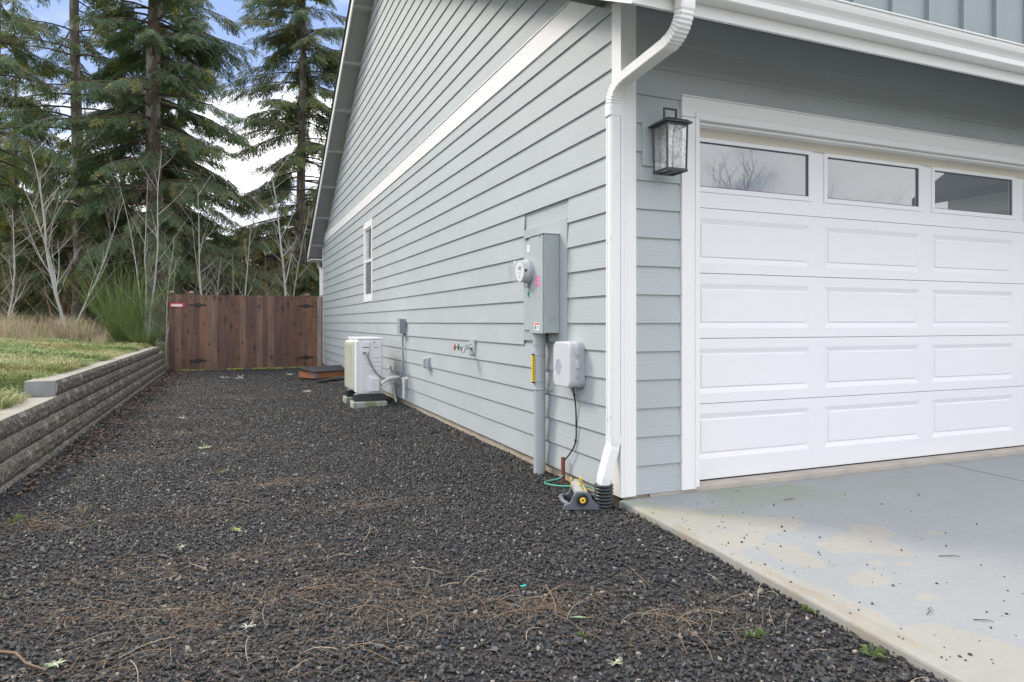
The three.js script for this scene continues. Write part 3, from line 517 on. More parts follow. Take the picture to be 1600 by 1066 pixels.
// ---------- things on and by the side wall ----------
{ // electric meter cabinet
  const t = thing('meter_cabinet', 'tall grey electric meter cabinet mounted on the side wall', 'electric meter', [0, 0, 0]);
  const z0 = -1.225, z1 = -0.855, y0 = 1.14, y1 = 1.885, xf = -0.165;
  mesh('cabinet', rbox(xf + 0.012, -0.025, y0, y1, z0, z1, 0.004), M.greyPaint, t);
  mesh('cover', merge([rbox(xf, xf + 0.011, y0 - 0.004, y1 - 0.005, z0 + 0.125, z1 - 0.004, 0.003), rbox(xf + 0.002, xf + 0.0115, y0 + 0.02, y1 - 0.02, z0 + 0.003, z0 + 0.121, 0.003)]), M.greyPaint, t);
  mesh('top_lip', box(xf - 0.006, -0.026, y1 + 0.001, y1 + 0.007, z0 - 0.004, z1 + 0.005), M.greyPaint, t);
  const ko = new THREE.TorusGeometry(0.034, 0.0018, 6, 40); ko.translate(-0.085, y0 + 0.1, z1 + 0.001); const ko2 = new THREE.TorusGeometry(0.02, 0.0015, 6, 32); ko2.translate(-0.085, y0 + 0.1, z1 + 0.001); mesh('knockout', merge([ko, ko2]), M.greyPaint, t);
  for (const z of [z0 + 0.06, z1 - 0.06]) mesh('latch', merge([cylBetween([xf - 0.012, y1 - 0.005, z], [xf + 0.01, y1 - 0.005, z], 0.008), cylBetween([-0.12, y0 + 0.002, z], [-0.12, y0 - 0.008, z], 0.006)]), M.chrome, t);
  const ring = new THREE.CylinderGeometry(0.098, 0.098, 0.03, 40); ring.rotateZ(Math.PI / 2); ring.translate(xf - 0.013, 1.62, -1.115);
  mesh('meter_ring', ring, M.greyPlasticDark, t);
  const base = new THREE.CylinderGeometry(0.082, 0.086, 0.05, 40); base.rotateZ(Math.PI / 2); base.translate(xf - 0.05, 1.62, -1.115);
  const mt = mesh('meter', base, M.greyPlastic, t);
  const fc = new THREE.CircleGeometry(0.079, 40); fc.rotateY(-Math.PI / 2); fc.translate(xf - 0.0765, 1.62, -1.115);
  mesh('dial_plate', fc, std({ roughness: 0.5, map: canvasTex(256, 256, (c) => { c.fillStyle = '#d9dde0'; c.fillRect(0, 0, 256, 256); c.fillStyle = '#55605f'; c.fillRect(70, 66, 110, 46); c.fillStyle = '#a9b7a6'; c.fillRect(78, 72, 94, 34); c.fillStyle = '#2c3132'; c.fillRect(96, 78, 10, 22); c.fillRect(114, 78, 10, 22); c.fillRect(134, 78, 10, 22); c.fillStyle = '#8b9398'; c.fillRect(60, 140, 130, 6); c.fillRect(80, 160, 90, 5); c.beginPath(); c.arc(128, 200, 16, 0, 7); c.fill(); }) }), mt);
  const dome = new THREE.LatheGeometry([[0.088, 0], [0.088, 0.06], [0.086, 0.1], [0.08, 0.112], [0.06, 0.117], [0.0001, 0.118]].map(([a, b]) => new THREE.Vector2(a, b)), 40); dome.rotateZ(Math.PI / 2); dome.translate(xf - 0.025, 1.62, -1.115);
  mesh('glass_dome', dome, M.clear, mt);
  mesh('side_window', box(xf - 0.07, xf - 0.05, 1.612, 1.632, -1.035, -1.030), M.black, mt);
  mesh('seal_hasp', merge([rbox(xf - 0.03, xf - 0.004, 1.49, 1.53, -1.13, -1.10, 0.004), cylBetween([xf - 0.02, 1.51, -1.15], [xf - 0.02, 1.51, -1.08], 0.006)]), M.chrome, t);
  mesh('green_seal', rbox(xf - 0.008, xf - 0.001, 1.425, 1.465, -1.125, -1.105, 0.003), std({ color: lin(0.03, 0.36, 0.22), roughness: 0.5 }), t);
  const sticker = (name, z, y, w, h, fn) => { const g = new THREE.PlaneGeometry(w, h); g.rotateY(-Math.PI / 2); g.translate(xf - 0.0012, y, z); mesh(name, g, std({ roughness: 0.6, map: canvasTex(128, 128, fn) }), t); };
  sticker('pink_sticker', -0.945, 1.535, 0.075, 0.075, (c) => { c.fillStyle = '#f07ab8'; c.fillRect(0, 0, 128, 128); c.fillStyle = '#b9c2c4'; for (const y of [34, 62, 92]) c.fillRect(0, y, 128, 8); c.fillStyle = '#e0308e'; for (const y of [12, 48, 78, 110]) c.fillRect(10, y, 100, 5); });
  sticker('warning_sticker', -0.955, 1.19, 0.09, 0.06, (c) => { c.fillStyle = '#e8e6e4'; c.fillRect(0, 0, 128, 128); c.fillStyle = '#c8453f'; c.fillRect(8, 10, 112, 26); c.fillStyle = '#3a3d40'; c.fillRect(14, 52, 26, 58); for (const y of [54, 72, 90]) c.fillRect(54, y, 60, 7); });
  sticker('white_sticker', -1.12, 1.80, 0.05, 0.06, (c) => { c.fillStyle = '#dcdfe2'; c.fillRect(0, 0, 128, 128); });
}
{ // service conduit
  const t = thing('conduit_riser', 'thick grey conduit running from the meter cabinet into the gravel', 'conduit');
  const x = -0.085, z = -1.085;
  mesh('pipe', cylBetween([x, -0.05, z], [x, 1.137, z], 0.047, 0.047, 36), M.greyPaint, t);
  mesh('coupling', cylBetween([x, 1.04, z], [x, 1.136, z], 0.053, 0.053, 36), M.greyPaint, t);
  for (const y of [0.965, 0.762, 0.70]) {
    const b = new THREE.TorusGeometry(0.049, 0.003, 6, 36); b.rotateX(Math.PI / 2); b.scale(1, y === 0.70 ? 3.4 : 1.6, 1); b.translate(x, y, z);
    mesh('strap', y === 0.70 ? merge([b, rbox(-0.03, -0.022, y - 0.014, y + 0.014, z + 0.03, z + 0.105, 0.003), cylBetween([-0.036, y, z + 0.085], [-0.03, y, z + 0.085], 0.006)]) : b, M.greyPaint, t);
  }
  mesh('marker_strip', rbox(x - 0.062, x - 0.046, 0.745, 0.975, z - 0.014, z + 0.014, 0.003), M.black, t);
  const g = new THREE.PlaneGeometry(0.024, 0.205); g.rotateY(-Math.PI / 2); g.translate(x - 0.0635, 0.86, z); const g2 = new THREE.PlaneGeometry(0.012, 0.205); g2.translate(x - 0.054, 0.86, z + 0.0155);
  const ym = std({ roughness: 0.5, map: canvasTex(64, 512, (c) => { c.fillStyle = '#f2d21c'; c.fillRect(0, 0, 64, 512); c.fillStyle = '#4a4210'; const q = rng(8); for (let i = 0; i < 9; i++) c.fillRect(22, 34 + i * 52, 18, 12 + 22 * q()); }) });
  mesh('yellow_label', merge([g, g2]), ym, t);
}
{ // telecom box
  const t = thing('utility_box', 'rounded pale grey plastic utility box near the downspout', 'utility box');
  const z0 = -0.735, z1 = -0.475, y0 = 0.765, y1 = 1.075;
  const slabR = (xa, xb, m, rad, nm, inset = 0) => { const w = z1 - z0 - 2 * inset, h = y1 - y0 - 2 * inset, s = new THREE.Shape(); const a = -w / 2, b = -h / 2, q = rad; s.moveTo(a + q, b); s.lineTo(a + w - q, b); s.quadraticCurveTo(a + w, b, a + w, b + q); s.lineTo(a + w, b + h - q); s.quadraticCurveTo(a + w, b + h, a + w - q, b + h); s.lineTo(a + q, b + h); s.quadraticCurveTo(a, b + h, a, b + h - q); s.lineTo(a, b + q); s.quadraticCurveTo(a, b, a + q, b); const e = 0.012, g = new THREE.ExtrudeGeometry(s, { depth: xa - xb - e, bevelEnabled: true, bevelSize: 0.01, bevelThickness: e, bevelSegments: 4, curveSegments: 8 }); g.rotateY(-Math.PI / 2); g.translate(xa, (y0 + y1) / 2, (z0 + z1) / 2); return mesh(nm, g, m, t); };
  slabR(-0.022, -0.075, M.greyPlasticDark, 0.045, 'base');
  slabR(-0.077, -0.135, M.greyPlastic, 0.05, 'lid', 0.004);
  const arcs = []; for (let i = 0; i < 5; i++) { const o = i * 0.024 - 0.048, f = 0.03 * Math.abs(o) / 0.05; arcs.push(tube([[-0.1352, 0.845 + Math.max(0, -o) * 0.8, -0.668 + o * 0.75], [-0.1352, 0.90, -0.655 + o * 0.85], [-0.1352, 0.955 - Math.max(0, o) * 0.8, -0.628 + o * 0.75]], 0.0028, 12, 5)); }
  mesh('vent_ribs', merge(arcs), M.greyPlasticDark, t);
  mesh('latch', rbox(-0.095, -0.065, 0.895, 0.945, z1 + 0.004, z1 + 0.022, 0.006), M.greyPlastic, t);
  for (const y of [0.84, 0.99]) mesh('clip', rbox(-0.09, -0.07, y - 0.012, y + 0.012, z1 + 0.008, z1 + 0.017, 0.004), M.greyPlasticDark, t);
  mesh('bracket', rbox(-0.035, -0.02, 0.985, 1.02, -0.86, -0.75, 0.003), M.greyPlastic, t);
  mesh('grey_wire', tube([[-0.05, 1.14, -0.93], [-0.045, 1.05, -0.85], [-0.04, 0.99, -0.8], [-0.04, 0.95, -0.83], [-0.045, 0.93, -0.79], [-0.05, 0.95, -0.74]], 0.004, 30, 6), M.conduitGrey, t);
  tag(mesh('black_cable', merge([tube([[-0.06, 0.775, -0.585], [-0.05, 0.72, -0.575], [-0.032, 0.62, -0.58], [-0.028, 0.5, -0.58], [-0.03, 0.36, -0.585], [-0.045, 0.26, -0.65], [-0.06, 0.2, -0.716]], 0.0055, 60, 8), new THREE.SphereGeometry(0.010, 8, 6).translate(-0.03, 0.37, -0.584), new THREE.SphereGeometry(0.010, 8, 6).translate(-0.046, 0.70, -0.576)]), M.black), 'thin black cable dropping from the utility box to a rusty stub', 'cable');
  tag(mesh('rusty_stub', new THREE.LatheGeometry([[0.012, 0], [0.0155, 0], [0.0155, 0.225], [0.012, 0.225], [0.012, 0.02]].map(([a, b]) => new THREE.Vector2(a, b)), 18).translate(-0.062, 0.0, -0.72), std({ map: mottle(151, 0.7, [0.235, 0.075, 0.05]), roughness: 0.8 })), 'short rust red pipe stub rising from the gravel', 'pipe');
  tag(mesh('green_wire', tube([[-0.07, 0.10, -0.70], [-0.1, 0.075, -0.71], [-0.19, 0.055, -0.74], [-0.225, 0.058, -0.66], [-0.19, 0.075, -0.5], [-0.15, 0.10, -0.36], [-0.1, 0.115, -0.24], [-0.075, 0.10, -0.15]], 0.005, 70, 8), std({ color: lin(0.07, 0.40, 0.27), roughness: 0.45 })), 'loose green garden wire looping across the gravel by the sprinkler', 'wire');
}
{ // corrugated drain
  const prof = [], n = 9; for (let i = 0; i <= n; i++) { const y = i * 0.021; prof.push([0.052, y], [0.060, y + 0.004], [0.060, y + 0.012], [0.052, y + 0.016]); }
  prof.push([0.047, n * 0.021 + 0.016], [0.047, 0.03]);
  tag(mesh('drain_pipe', new THREE.LatheGeometry(prof.map(([a, b]) => new THREE.Vector2(a, b)), 36).translate(-0.135, -0.01, 0.0), M.blackPlastic), 'black corrugated drain pipe under the downspout', 'drain pipe');
}
{ // oscillating sprinkler: sled base, ribbed tube, end wheel
  const t = thing('lawn_sprinkler', 'grey and yellow oscillating lawn sprinkler lying by the downspout', 'sprinkler', [-0.235, 0.045, -0.14]); t.rotation.y = -0.36; t.scale.setScalar(1.12);
  const grey = std({ color: lin(0.12, 0.135, 0.16), roughness: 0.5 }), barrel = std({ map: mottle(155, 0.25, [0.34, 0.34, 0.31]), roughness: 0.5 }), yel = std({ color: lin(0.80, 0.55, 0.04), roughness: 0.45 });
  const s = new THREE.Shape(); [[-0.105, 0], [0.105, 0], [0.1, 0.018], [0.062, 0.035], [0.045, 0.075], [0.03, 0.092], [-0.03, 0.092], [-0.045, 0.075], [-0.062, 0.035], [-0.1, 0.018]].forEach(([a, b], i) => i ? s.lineTo(a, b) : s.moveTo(a, b));
  const up = new THREE.ExtrudeGeometry(s, { depth: 0.02, bevelEnabled: true, bevelSize: 0.004, bevelThickness: 0.004, bevelSegments: 2 }); up.translate(0, 0, 0.1);
  mesh('front_upright', up, grey, t);
  const s2 = up.clone(); s2.scale(0.75, 0.9, 1); s2.translate(0, 0, -0.24); mesh('rear_upright', s2, grey, t);
  for (const k of [-1, 1]) mesh('sled_rail', tube([[k * 0.085, 0.012, 0.11], [k * 0.075, 0.012, 0.06], [k * 0.098, 0.02, 0.01], [k * 0.1, 0.03, -0.06], [k * 0.07, 0.015, -0.12]], 0.0135, 30, 8), grey, t);
  const br = cylBetween([0, 0.062, 0.1], [0, 0.075, -0.16], 0.031, 0.033, 28); mesh('spray_tube', br, barrel, t);
  mesh('yellow_strip', merge([rbox(0.026, 0.037, 0.055, 0.085, -0.15, 0.09, 0.003), rbox(-0.006, 0.006, 0.098, 0.107, -0.06, -0.02, 0.002), rbox(-0.034, -0.028, 0.07, 0.12, -0.165, -0.145, 0.002), rbox(0.02, 0.034, 0.07, 0.118, -0.165, -0.145, 0.002)]), yel, t);
  const wheel = new THREE.CylinderGeometry(0.032, 0.034, 0.016, 28); wheel.rotateX(Math.PI / 2); wheel.translate(0, 0.055, 0.132); const w = mesh('dial', wheel, M.black, t);
  const hub = new THREE.TorusGeometry(0.011, 0.006, 10, 24); hub.translate(0, 0.055, 0.142); mesh('dial_ring', hub, yel, w);
}
{ // hose bib
  const t = thing('hose_tap', 'outdoor hose tap with red and green handles on a small plate', 'tap'); const z = -2.87, y = 0.965;
  mesh('plate', rbox(-0.036, -0.012, y - 0.075, y + 0.085, z - 0.085, z + 0.085, 0.003), M.greyPaint, t);
  mesh('body', merge([cylBetween([-0.03, y, z], [-0.15, y - 0.01, z - 0.005], 0.016, 0.02, 14), cylBetween([-0.11, y, z], [-0.135, y - 0.055, z], 0.018, 0.02, 14), cylBetween([-0.037, y, z], [-0.042, y, z], 0.034, 0.034, 20), cylBetween([-0.09, y + 0.002, z], [-0.09, y + 0.028, z], 0.012, 0.012, 10)]), M.chrome, t);
  const hd = (x, c) => { const g = new THREE.TorusGeometry(0.028, 0.0085, 8, 20); g.rotateY(Math.PI / 2 - 0.3); g.translate(x, y + 0.005, z); mesh('handle', merge([g, cylBetween([x, y + 0.005, z - 0.026], [x, y + 0.005, z + 0.026], 0.006), cylBetween([x, y - 0.02, z], [x, y + 0.03, z], 0.006)]), std({ color: c, roughness: 0.4 }), t); };
  hd(-0.215, lin(0.55, 0.02, 0.05)); hd(-0.175, lin(0.02, 0.26, 0.16)); mesh('stem', cylBetween([-0.15, y, z], [-0.22, y + 0.005, z], 0.007), M.chrome, t);
}
{ // outlet
  const t = thing('outdoor_outlet', 'small covered power outlet low on the side wall', 'outlet'); const z = -4.55, y = 0.71;
  mesh('back_plate', rbox(-0.032, -0.012, y - 0.075, y + 0.075, z - 0.06, z + 0.055, 0.003), M.greyPaint, t);
  mesh('cover', rbox(-0.085, -0.033, y - 0.065, y + 0.065, z - 0.05, z + 0.04, 0.01), M.greyPlastic, t);
  mesh('lid_edge', rbox(-0.105, -0.086, y - 0.06, y + 0.06, z + 0.0, z + 0.043, 0.006), M.greyPlasticDark, t);
}
{ // disconnect box and whip
  const t = thing('disconnect_box', 'grey electrical disconnect box above the heat pump with flexible conduit', 'switch box'); const z = -5.84;
  mesh('case', rbox(-0.105, -0.018, 1.06, 1.27, z - 0.085, z + 0.07, 0.006), M.conduitGrey, t);
  mesh('lid', rbox(-0.115, -0.1055, 1.055, 1.285, z - 0.09, z + 0.073, 0.003), std({ color: lin(0.33, 0.36, 0.38), roughness: 0.4 }), t);
  mesh('flexible_conduit', tube([[-0.055, 1.06, z], [-0.055, 0.85, z + 0.005], [-0.05, 0.62, z + 0.01], [-0.055, 0.47, z - 0.02], [-0.12, 0.405, z - 0.1], [-0.25, 0.40, z - 0.135], [-0.37, 0.46, z - 0.14], [-0.46, 0.58, z - 0.145], [-0.52, 0.72, z - 0.15], [-0.535, 0.785, z - 0.155]], 0.0125, 90, 10), M.conduitGrey, t);
  mesh('fitting', merge([cylBetween([-0.055, 1.065, z], [-0.055, 1.03, z], 0.018, 0.018, 14), cylBetween([-0.055, 0.86, z + 0.005], [-0.055, 0.83, z + 0.005], 0.017, 0.017, 14), cylBetween([-0.535, 0.80, z - 0.155], [-0.53, 0.76, z - 0.153], 0.018, 0.018, 12)]), M.chrome, t);
}
{ // heat pump
  const t = thing('heat_pump', 'white heat pump unit standing on black feet beside the side wall', 'heat pump');
  const x0 = -0.655, x1 = -0.30, y0 = 0.195, y1 = 1.0, z0 = -6.92, z1 = -6.03;
  const b = mesh('casing', rbox(x0, x1, y0, y1 - 0.028, z0, z1, 0.02, 3), M.applianceWhite, t);
  mesh('top_cover', rbox(x0 - 0.006, x1 + 0.006, y1 - 0.03, y1, z0 - 0.006, z1 + 0.006, 0.012, 3), M.applianceWhite, t);
  // fan grille on the side that looks away from the house
  const gr = mesh('fan_shroud', rbox(x0 - 0.05, x0 + 0.004, y0 + 0.03, y1 - 0.05, z0 + 0.02, z1 - 0.2, 0.03, 3), M.grille, t);
  const bars = []; for (let i = 0; i < 26; i++) { const y = y0 + 0.06 + i * 0.0255; bars.push(cylBetween([x0 - 0.056, y, z0 + 0.05], [x0 - 0.056, y, z1 - 0.23], 0.004, 0.004, 5)); } for (let i = 0; i < 7; i++) { const z = z0 + 0.06 + i * 0.098; bars.push(cylBetween([x0 - 0.061, y0 + 0.05, z], [x0 - 0.061, y1 - 0.08, z], 0.004, 0.004, 5)); }
  mesh('guard_wires', merge(bars), M.grille, gr);
  mesh('front_panel', rbox(x0 - 0.022, x0 + 0.003, y0 + 0.02, y1 - 0.05, z1 - 0.19, z1 - 0.004, 0.008), M.applianceWhite, t);
  // side panel with ribs, cover, wiring box and valve cover
  const zf = z1 + 0.001;
  mesh('service_panel', merge([rbox(x0 + 0.05, x1 - 0.02, y0 + 0.04, y1 - 0.06, zf - 0.004, zf + 0.005, 0.003), ...[0.53, 0.60, 0.66, 0.72].map(y => rbox(x0 + 0.17, x1 - 0.03, y, y + 0.012, zf + 0.004, zf + 0.011, 0.003)), ...[0.53, 0.63, 0.70].map(y => rbox(x0 + 0.06, x0 + 0.16, y, y + 0.010, zf + 0.004, zf + 0.010, 0.003)), rbox(x0 + 0.06, x0 + 0.066, y0 + 0.06, 0.50, zf + 0.004, zf + 0.011, 0.002), rbox(x0 + 0.06, x0 + 0.30, 0.49, 0.497, zf + 0.004, zf + 0.011, 0.002)]), M.applianceWhite, t);
  mesh('wiring_cover', merge([rbox(x0 + 0.055, x0 + 0.155, 0.865, 0.945, zf + 0.004, zf + 0.045, 0.01), rbox(x0 + 0.055, x0 + 0.155, 0.79, 0.858, zf + 0.004, zf + 0.038, 0.01)]), M.applianceWhite, t);
  mesh('wiring_slot', merge([box(x0 + 0.06, x0 + 0.15, 0.859, 0.864, zf + 0.004, zf + 0.03), box(x0 + 0.06, x0 + 0.15, 0.782, 0.789, zf + 0.004, zf + 0.03)]), M.black, t);
  mesh('valve_cover', merge([rbox(x0 + 0.16, x1 - 0.06, y0 + 0.035, 0.43, zf + 0.004, zf + 0.075, 0.014, 3), rbox(x0 + 0.13, x1 - 0.07, y0 + 0.03, 0.45, zf + 0.003, zf + 0.014, 0.004)]), M.applianceWhite, t);
  const lg = new THREE.PlaneGeometry(0.1, 0.022); lg.translate(x1 - 0.085, 0.862, zf + 0.0062); mesh('blue_label', lg, std({ roughness: 0.5, map: canvasTex(200, 44, c => { c.fillStyle = '#eef2f6'; c.fillRect(0, 0, 200, 44); c.fillStyle = '#4f95d6'; c.fillRect(4, 8, 120, 26); c.fillStyle = '#7db4e2'; c.fillRect(130, 12, 64, 16); }) }), t);
  mesh('badge', merge([rbox(x1 - 0.135, x1 - 0.122, 0.925, 0.945, zf + 0.004, zf + 0.010, 0.002)]), M.black, t);
  for (const z of [z0 + 0.14, z1 - 0.07]) {
    const f = new THREE.Shape(); [[-0.075, 0], [0.075, 0], [0.055, 0.085], [-0.055, 0.085]].forEach(([a, c], i) => i ? f.lineTo(a, c) : f.moveTo(a, c));
    const g = new THREE.ExtrudeGeometry(f, { depth: 0.43, bevelEnabled: true, bevelSize: 0.006, bevelThickness: 0.008, bevelSegments: 2 }); g.rotateY(Math.PI / 2); g.translate(x0 - 0.045, 0.097, z); mesh('foot', g, M.blackPlastic, t);
    mesh('foot_rail', box(x0 - 0.03, x1 + 0.045, 0.188, 0.2, z - 0.03, z + 0.03), M.applianceWhite, t);
  }
  const slabM = std({ map: tex(256, 256, (u, v) => { const a = fbm(u * 5, v * 5, 161, 5, 5, 5), m = sm(0.5, 0.65, fbm(u * 8, v * 8, 163, 4, 8, 8)), k = 0.7 + 0.5 * a; return [0.40 * k * mixn(1, 0.62, m), 0.42 * k * mixn(1, 0.72, m), 0.37 * k * mixn(1, 0.5, m)]; }), roughness: 0.95 });
  for (const z of [z0 + 0.14, z1 - 0.05]) tag(mesh('paver', uvm(rbox(-0.735, -0.255, -0.02, 0.09, z - 0.16, z + 0.16, 0.012)), slabM), z < -6.5 ? 'mossy concrete paver under the far feet of the heat pump' : 'mossy concrete paver under the near feet of the heat pump', 'paver');
  tag(mesh('line_set', merge([tube([[-0.335, 0.34, -5.98], [-0.27, 0.385, -5.98], [-0.18, 0.42, -6.0], [-0.08, 0.415, -6.04], [-0.012, 0.395, -6.08]], 0.027, 40, 12), tube([[-0.335, 0.27, -5.98], [-0.27, 0.31, -5.985], [-0.2, 0.35, -6.0], [-0.12, 0.36, -6.03]], 0.011, 24, 8)]), M.pvc), 'white insulated refrigerant line arching from the heat pump into the wall', 'pipe');
  const pv = thing('drain_stub', 'short white plastic drain pipe hanging from a wall elbow', 'pipe');
  mesh('pipe', cylBetween([-0.065, 0.145, -5.72], [-0.065, 0.415, -5.72], 0.0215, 0.0215, 16), M.pvc, pv); mesh('elbow', merge([cylBetween([-0.065, 0.37, -5.72], [-0.065, 0.435, -5.72], 0.028, 0.028, 16), cylBetween([-0.065, 0.42, -5.72], [-0.015, 0.42, -5.72], 0.026, 0.026, 16)]), M.pvc, pv);
  const dg = thing('slanted_pipe', 'slanted grey plastic pipe leaning against the wall behind the heat pump', 'pipe');
  mesh('pipe', cylBetween([-0.055, 0.53, -6.78], [-0.075, 0.0, -6.12], 0.018, 0.018, 14), std({ color: lin(0.52, 0.53, 0.54), roughness: 0.5 }), dg); mesh('elbow', merge([cylBetween([-0.055, 0.53, -6.79], [-0.012, 0.53, -6.79], 0.025, 0.025, 14), cylBetween([-0.055, 0.555, -6.80], [-0.056, 0.50, -6.74], 0.025, 0.025, 14)]), std({ color: lin(0.60, 0.61, 0.61), roughness: 0.5 }), dg);
}
{ // wall lantern
  const t = thing('wall_lantern', 'black box lantern with clear glass beside the garage door', 'wall lamp', [0.265, 0, 0]);
  const zc = 0.145, w = 0.076, wb = 0.071, yt = 2.475, yb = 2.185;
  mesh('wall_plate', rbox(-0.055, 0.055, 2.26, 2.47, 0.033, 0.048, 0.003), M.lantern, t);
  mesh('arm', merge([rbox(-0.012, 0.012, 2.49, 2.512, 0.045, zc, 0.003), rbox(-0.012, 0.012, 2.40, 2.51, 0.045, 0.066, 0.003)]), M.lantern, t);
  const cap = new THREE.CylinderGeometry(0.105, 0.140, 0.02, 4); cap.rotateY(Math.PI / 4); cap.translate(0, yt + 0.018, zc); mesh('cap', merge([cap, rbox(-0.1, 0.1, yt, yt + 0.009, zc - 0.1, zc + 0.1, 0.002)]), M.lantern, t);
  const hnd = []; for (const k of [-1, 1]) hnd.push(rbox(k * 0.045 - 0.006, k * 0.045 + 0.006, yt + 0.025, yt + 0.112, zc - 0.006, zc + 0.006, 0.002)); hnd.push(rbox(-0.051, 0.051, yt + 0.1, yt + 0.112, zc - 0.0055, zc + 0.0055, 0.002)); mesh('handle', merge(hnd), M.lantern, t);
  for (const i of [-1, 1]) for (const j of [-1, 1]) mesh('corner_bar', merge([cylBetween([i * wb, yb, zc + j * wb], [i * w, yt, zc + j * w], 0.008, 0.008, 4)]), M.lantern, t);
  mesh('top_frame', merge([[-1, 0], [1, 0], [0, -1], [0, 1]].map(([a, b]) => rbox(a ? a * w - 0.007 : -w, a ? a * w + 0.007 : w, yt - 0.014, yt, zc + (b ? b * w - 0.007 : -w), zc + (b ? b * w + 0.007 : w), 0.002))), M.lantern, t);
  mesh('bottom_frame', merge([[-1, 0], [1, 0], [0, -1], [0, 1]].map(([a, b]) => rbox(a ? a * wb - 0.008 : -wb - 0.006, a ? a * wb + 0.008 : wb + 0.006, yb - 0.012, yb + 0.006, zc + (b ? b * wb - 0.008 : -wb - 0.006), zc + (b ? b * wb + 0.008 : wb + 0.006), 0.002)).concat(rbox(-0.02, 0.02, yb - 0.01, yb + 0.004, zc - wb, zc + wb, 0.002))), M.lantern, t);
  const seeded = phy({ color: 0xffffff, transmission: 1, thickness: 0, roughness: 0.04, ior: 2.0, metalness: 0.12, bumpMap: tex(256, 256, (u, v) => sm(0.62, 0.75, fbm(u * 30, v * 30, 171, 2, 30, 30)), { color: false }), bumpScale: 0.004 });
  for (let k = 0; k < 4; k++) { const a = k * Math.PI / 2, g = new THREE.BufferGeometry(); g.setAttribute('position', new THREE.Float32BufferAttribute([-wb, yb, wb, wb, yb, wb, w, yt, w, -wb, yb, wb, w, yt, w, -w, yt, w], 3)); g.setAttribute('uv', new THREE.Float32BufferAttribute([0, 0, 1, 0, 1, 1, 0, 0, 1, 1, 0, 1], 2)); g.rotateY(a); g.translate(0, 0, zc); g.computeVertexNormals(); mesh('glass_pane', g, seeded, t); }
  mesh('socket', cylBetween([0, yt - 0.005, zc], [0, yt - 0.06, zc], 0.017, 0.017, 16), M.vinyl, t);
  const bulb = new THREE.LatheGeometry([[0.0001, -0.1], [0.016, -0.097], [0.028, -0.082], [0.031, -0.06], [0.026, -0.03], [0.015, 0.0]].map(([a, b]) => new THREE.Vector2(a, b)), 20); bulb.translate(0, yt - 0.06, zc); mesh('bulb', bulb, M.clear, t);
}
{ // shingled box lid on the gravel and plastic scrap
  const t = thing('wooden_box', 'low wooden box topped with black shingle lying on the gravel', 'wooden box', [-0.40, 0.02, -11.5]); t.rotation.y = 0.42;
  const red = std({ map: mottle(181, 0.35, [0.34, 0.145, 0.07]), roughness: 0.8 });
  mesh('frame', merge([box(-0.5, 0.5, 0.02, 0.15, 0.26, 0.30), box(-0.5, 0.5, 0.02, 0.15, -0.30, -0.26), box(-0.5, -0.46, 0.02, 0.15, -0.26, 0.26), box(0.46, 0.5, 0.02, 0.15, -0.26, 0.26)]), red, t);
  mesh('shingle_top', hexa([[-0.54, 0.152, 0.34], [0.54, 0.152, 0.34], [0.54, 0.22, -0.34], [-0.54, 0.22, -0.34], [-0.54, 0.165, 0.34], [0.54, 0.165, 0.34], [0.54, 0.235, -0.34], [-0.54, 0.235, -0.34]]), M.shingle, t);
  mesh('blue_tab', rbox(-0.49, -0.445, 0.03, 0.145, 0.301, 0.306, 0.002), std({ color: lin(0.2, 0.33, 0.7), roughness: 0.5 }), t);
  mesh('pale_board', rbox(-0.1, 0.62, -0.012, 0.018, 0.1, 0.36, 0.006), std({ map: mottle(183, 0.2, [0.42, 0.44, 0.46]), roughness: 0.9 }), t);
  const r = rng(61), g = new THREE.PlaneGeometry(0.78, 0.32, 16, 8); g.rotateX(-Math.PI / 2); const p = g.attributes.position; for (let i = 0; i < p.count; i++) p.setY(i, 0.035 + 0.05 * fbm(p.getX(i) * 7, p.getZ(i) * 7, 9, 3) + 0.03 * Math.sin(p.getX(i) * 4 + 1)); g.computeVertexNormals();
  const s = tag(mesh('plastic_sheet', g, phy({ color: lin(0.015, 0.015, 0.017), roughness: 0.35, side: THREE.DoubleSide })), 'crumpled black plastic sheet on the gravel beside the wooden box', 'plastic sheet'); s.position.set(-0.36, 0.0, -10.5); s.rotation.y = 0.25;
}

// ---------- conifers ----------
const leafBase = o => phy({ color: 0xffffff, roughness: 0.95, transmission: 0.55, thickness: 0, side: THREE.DoubleSide, ...o });
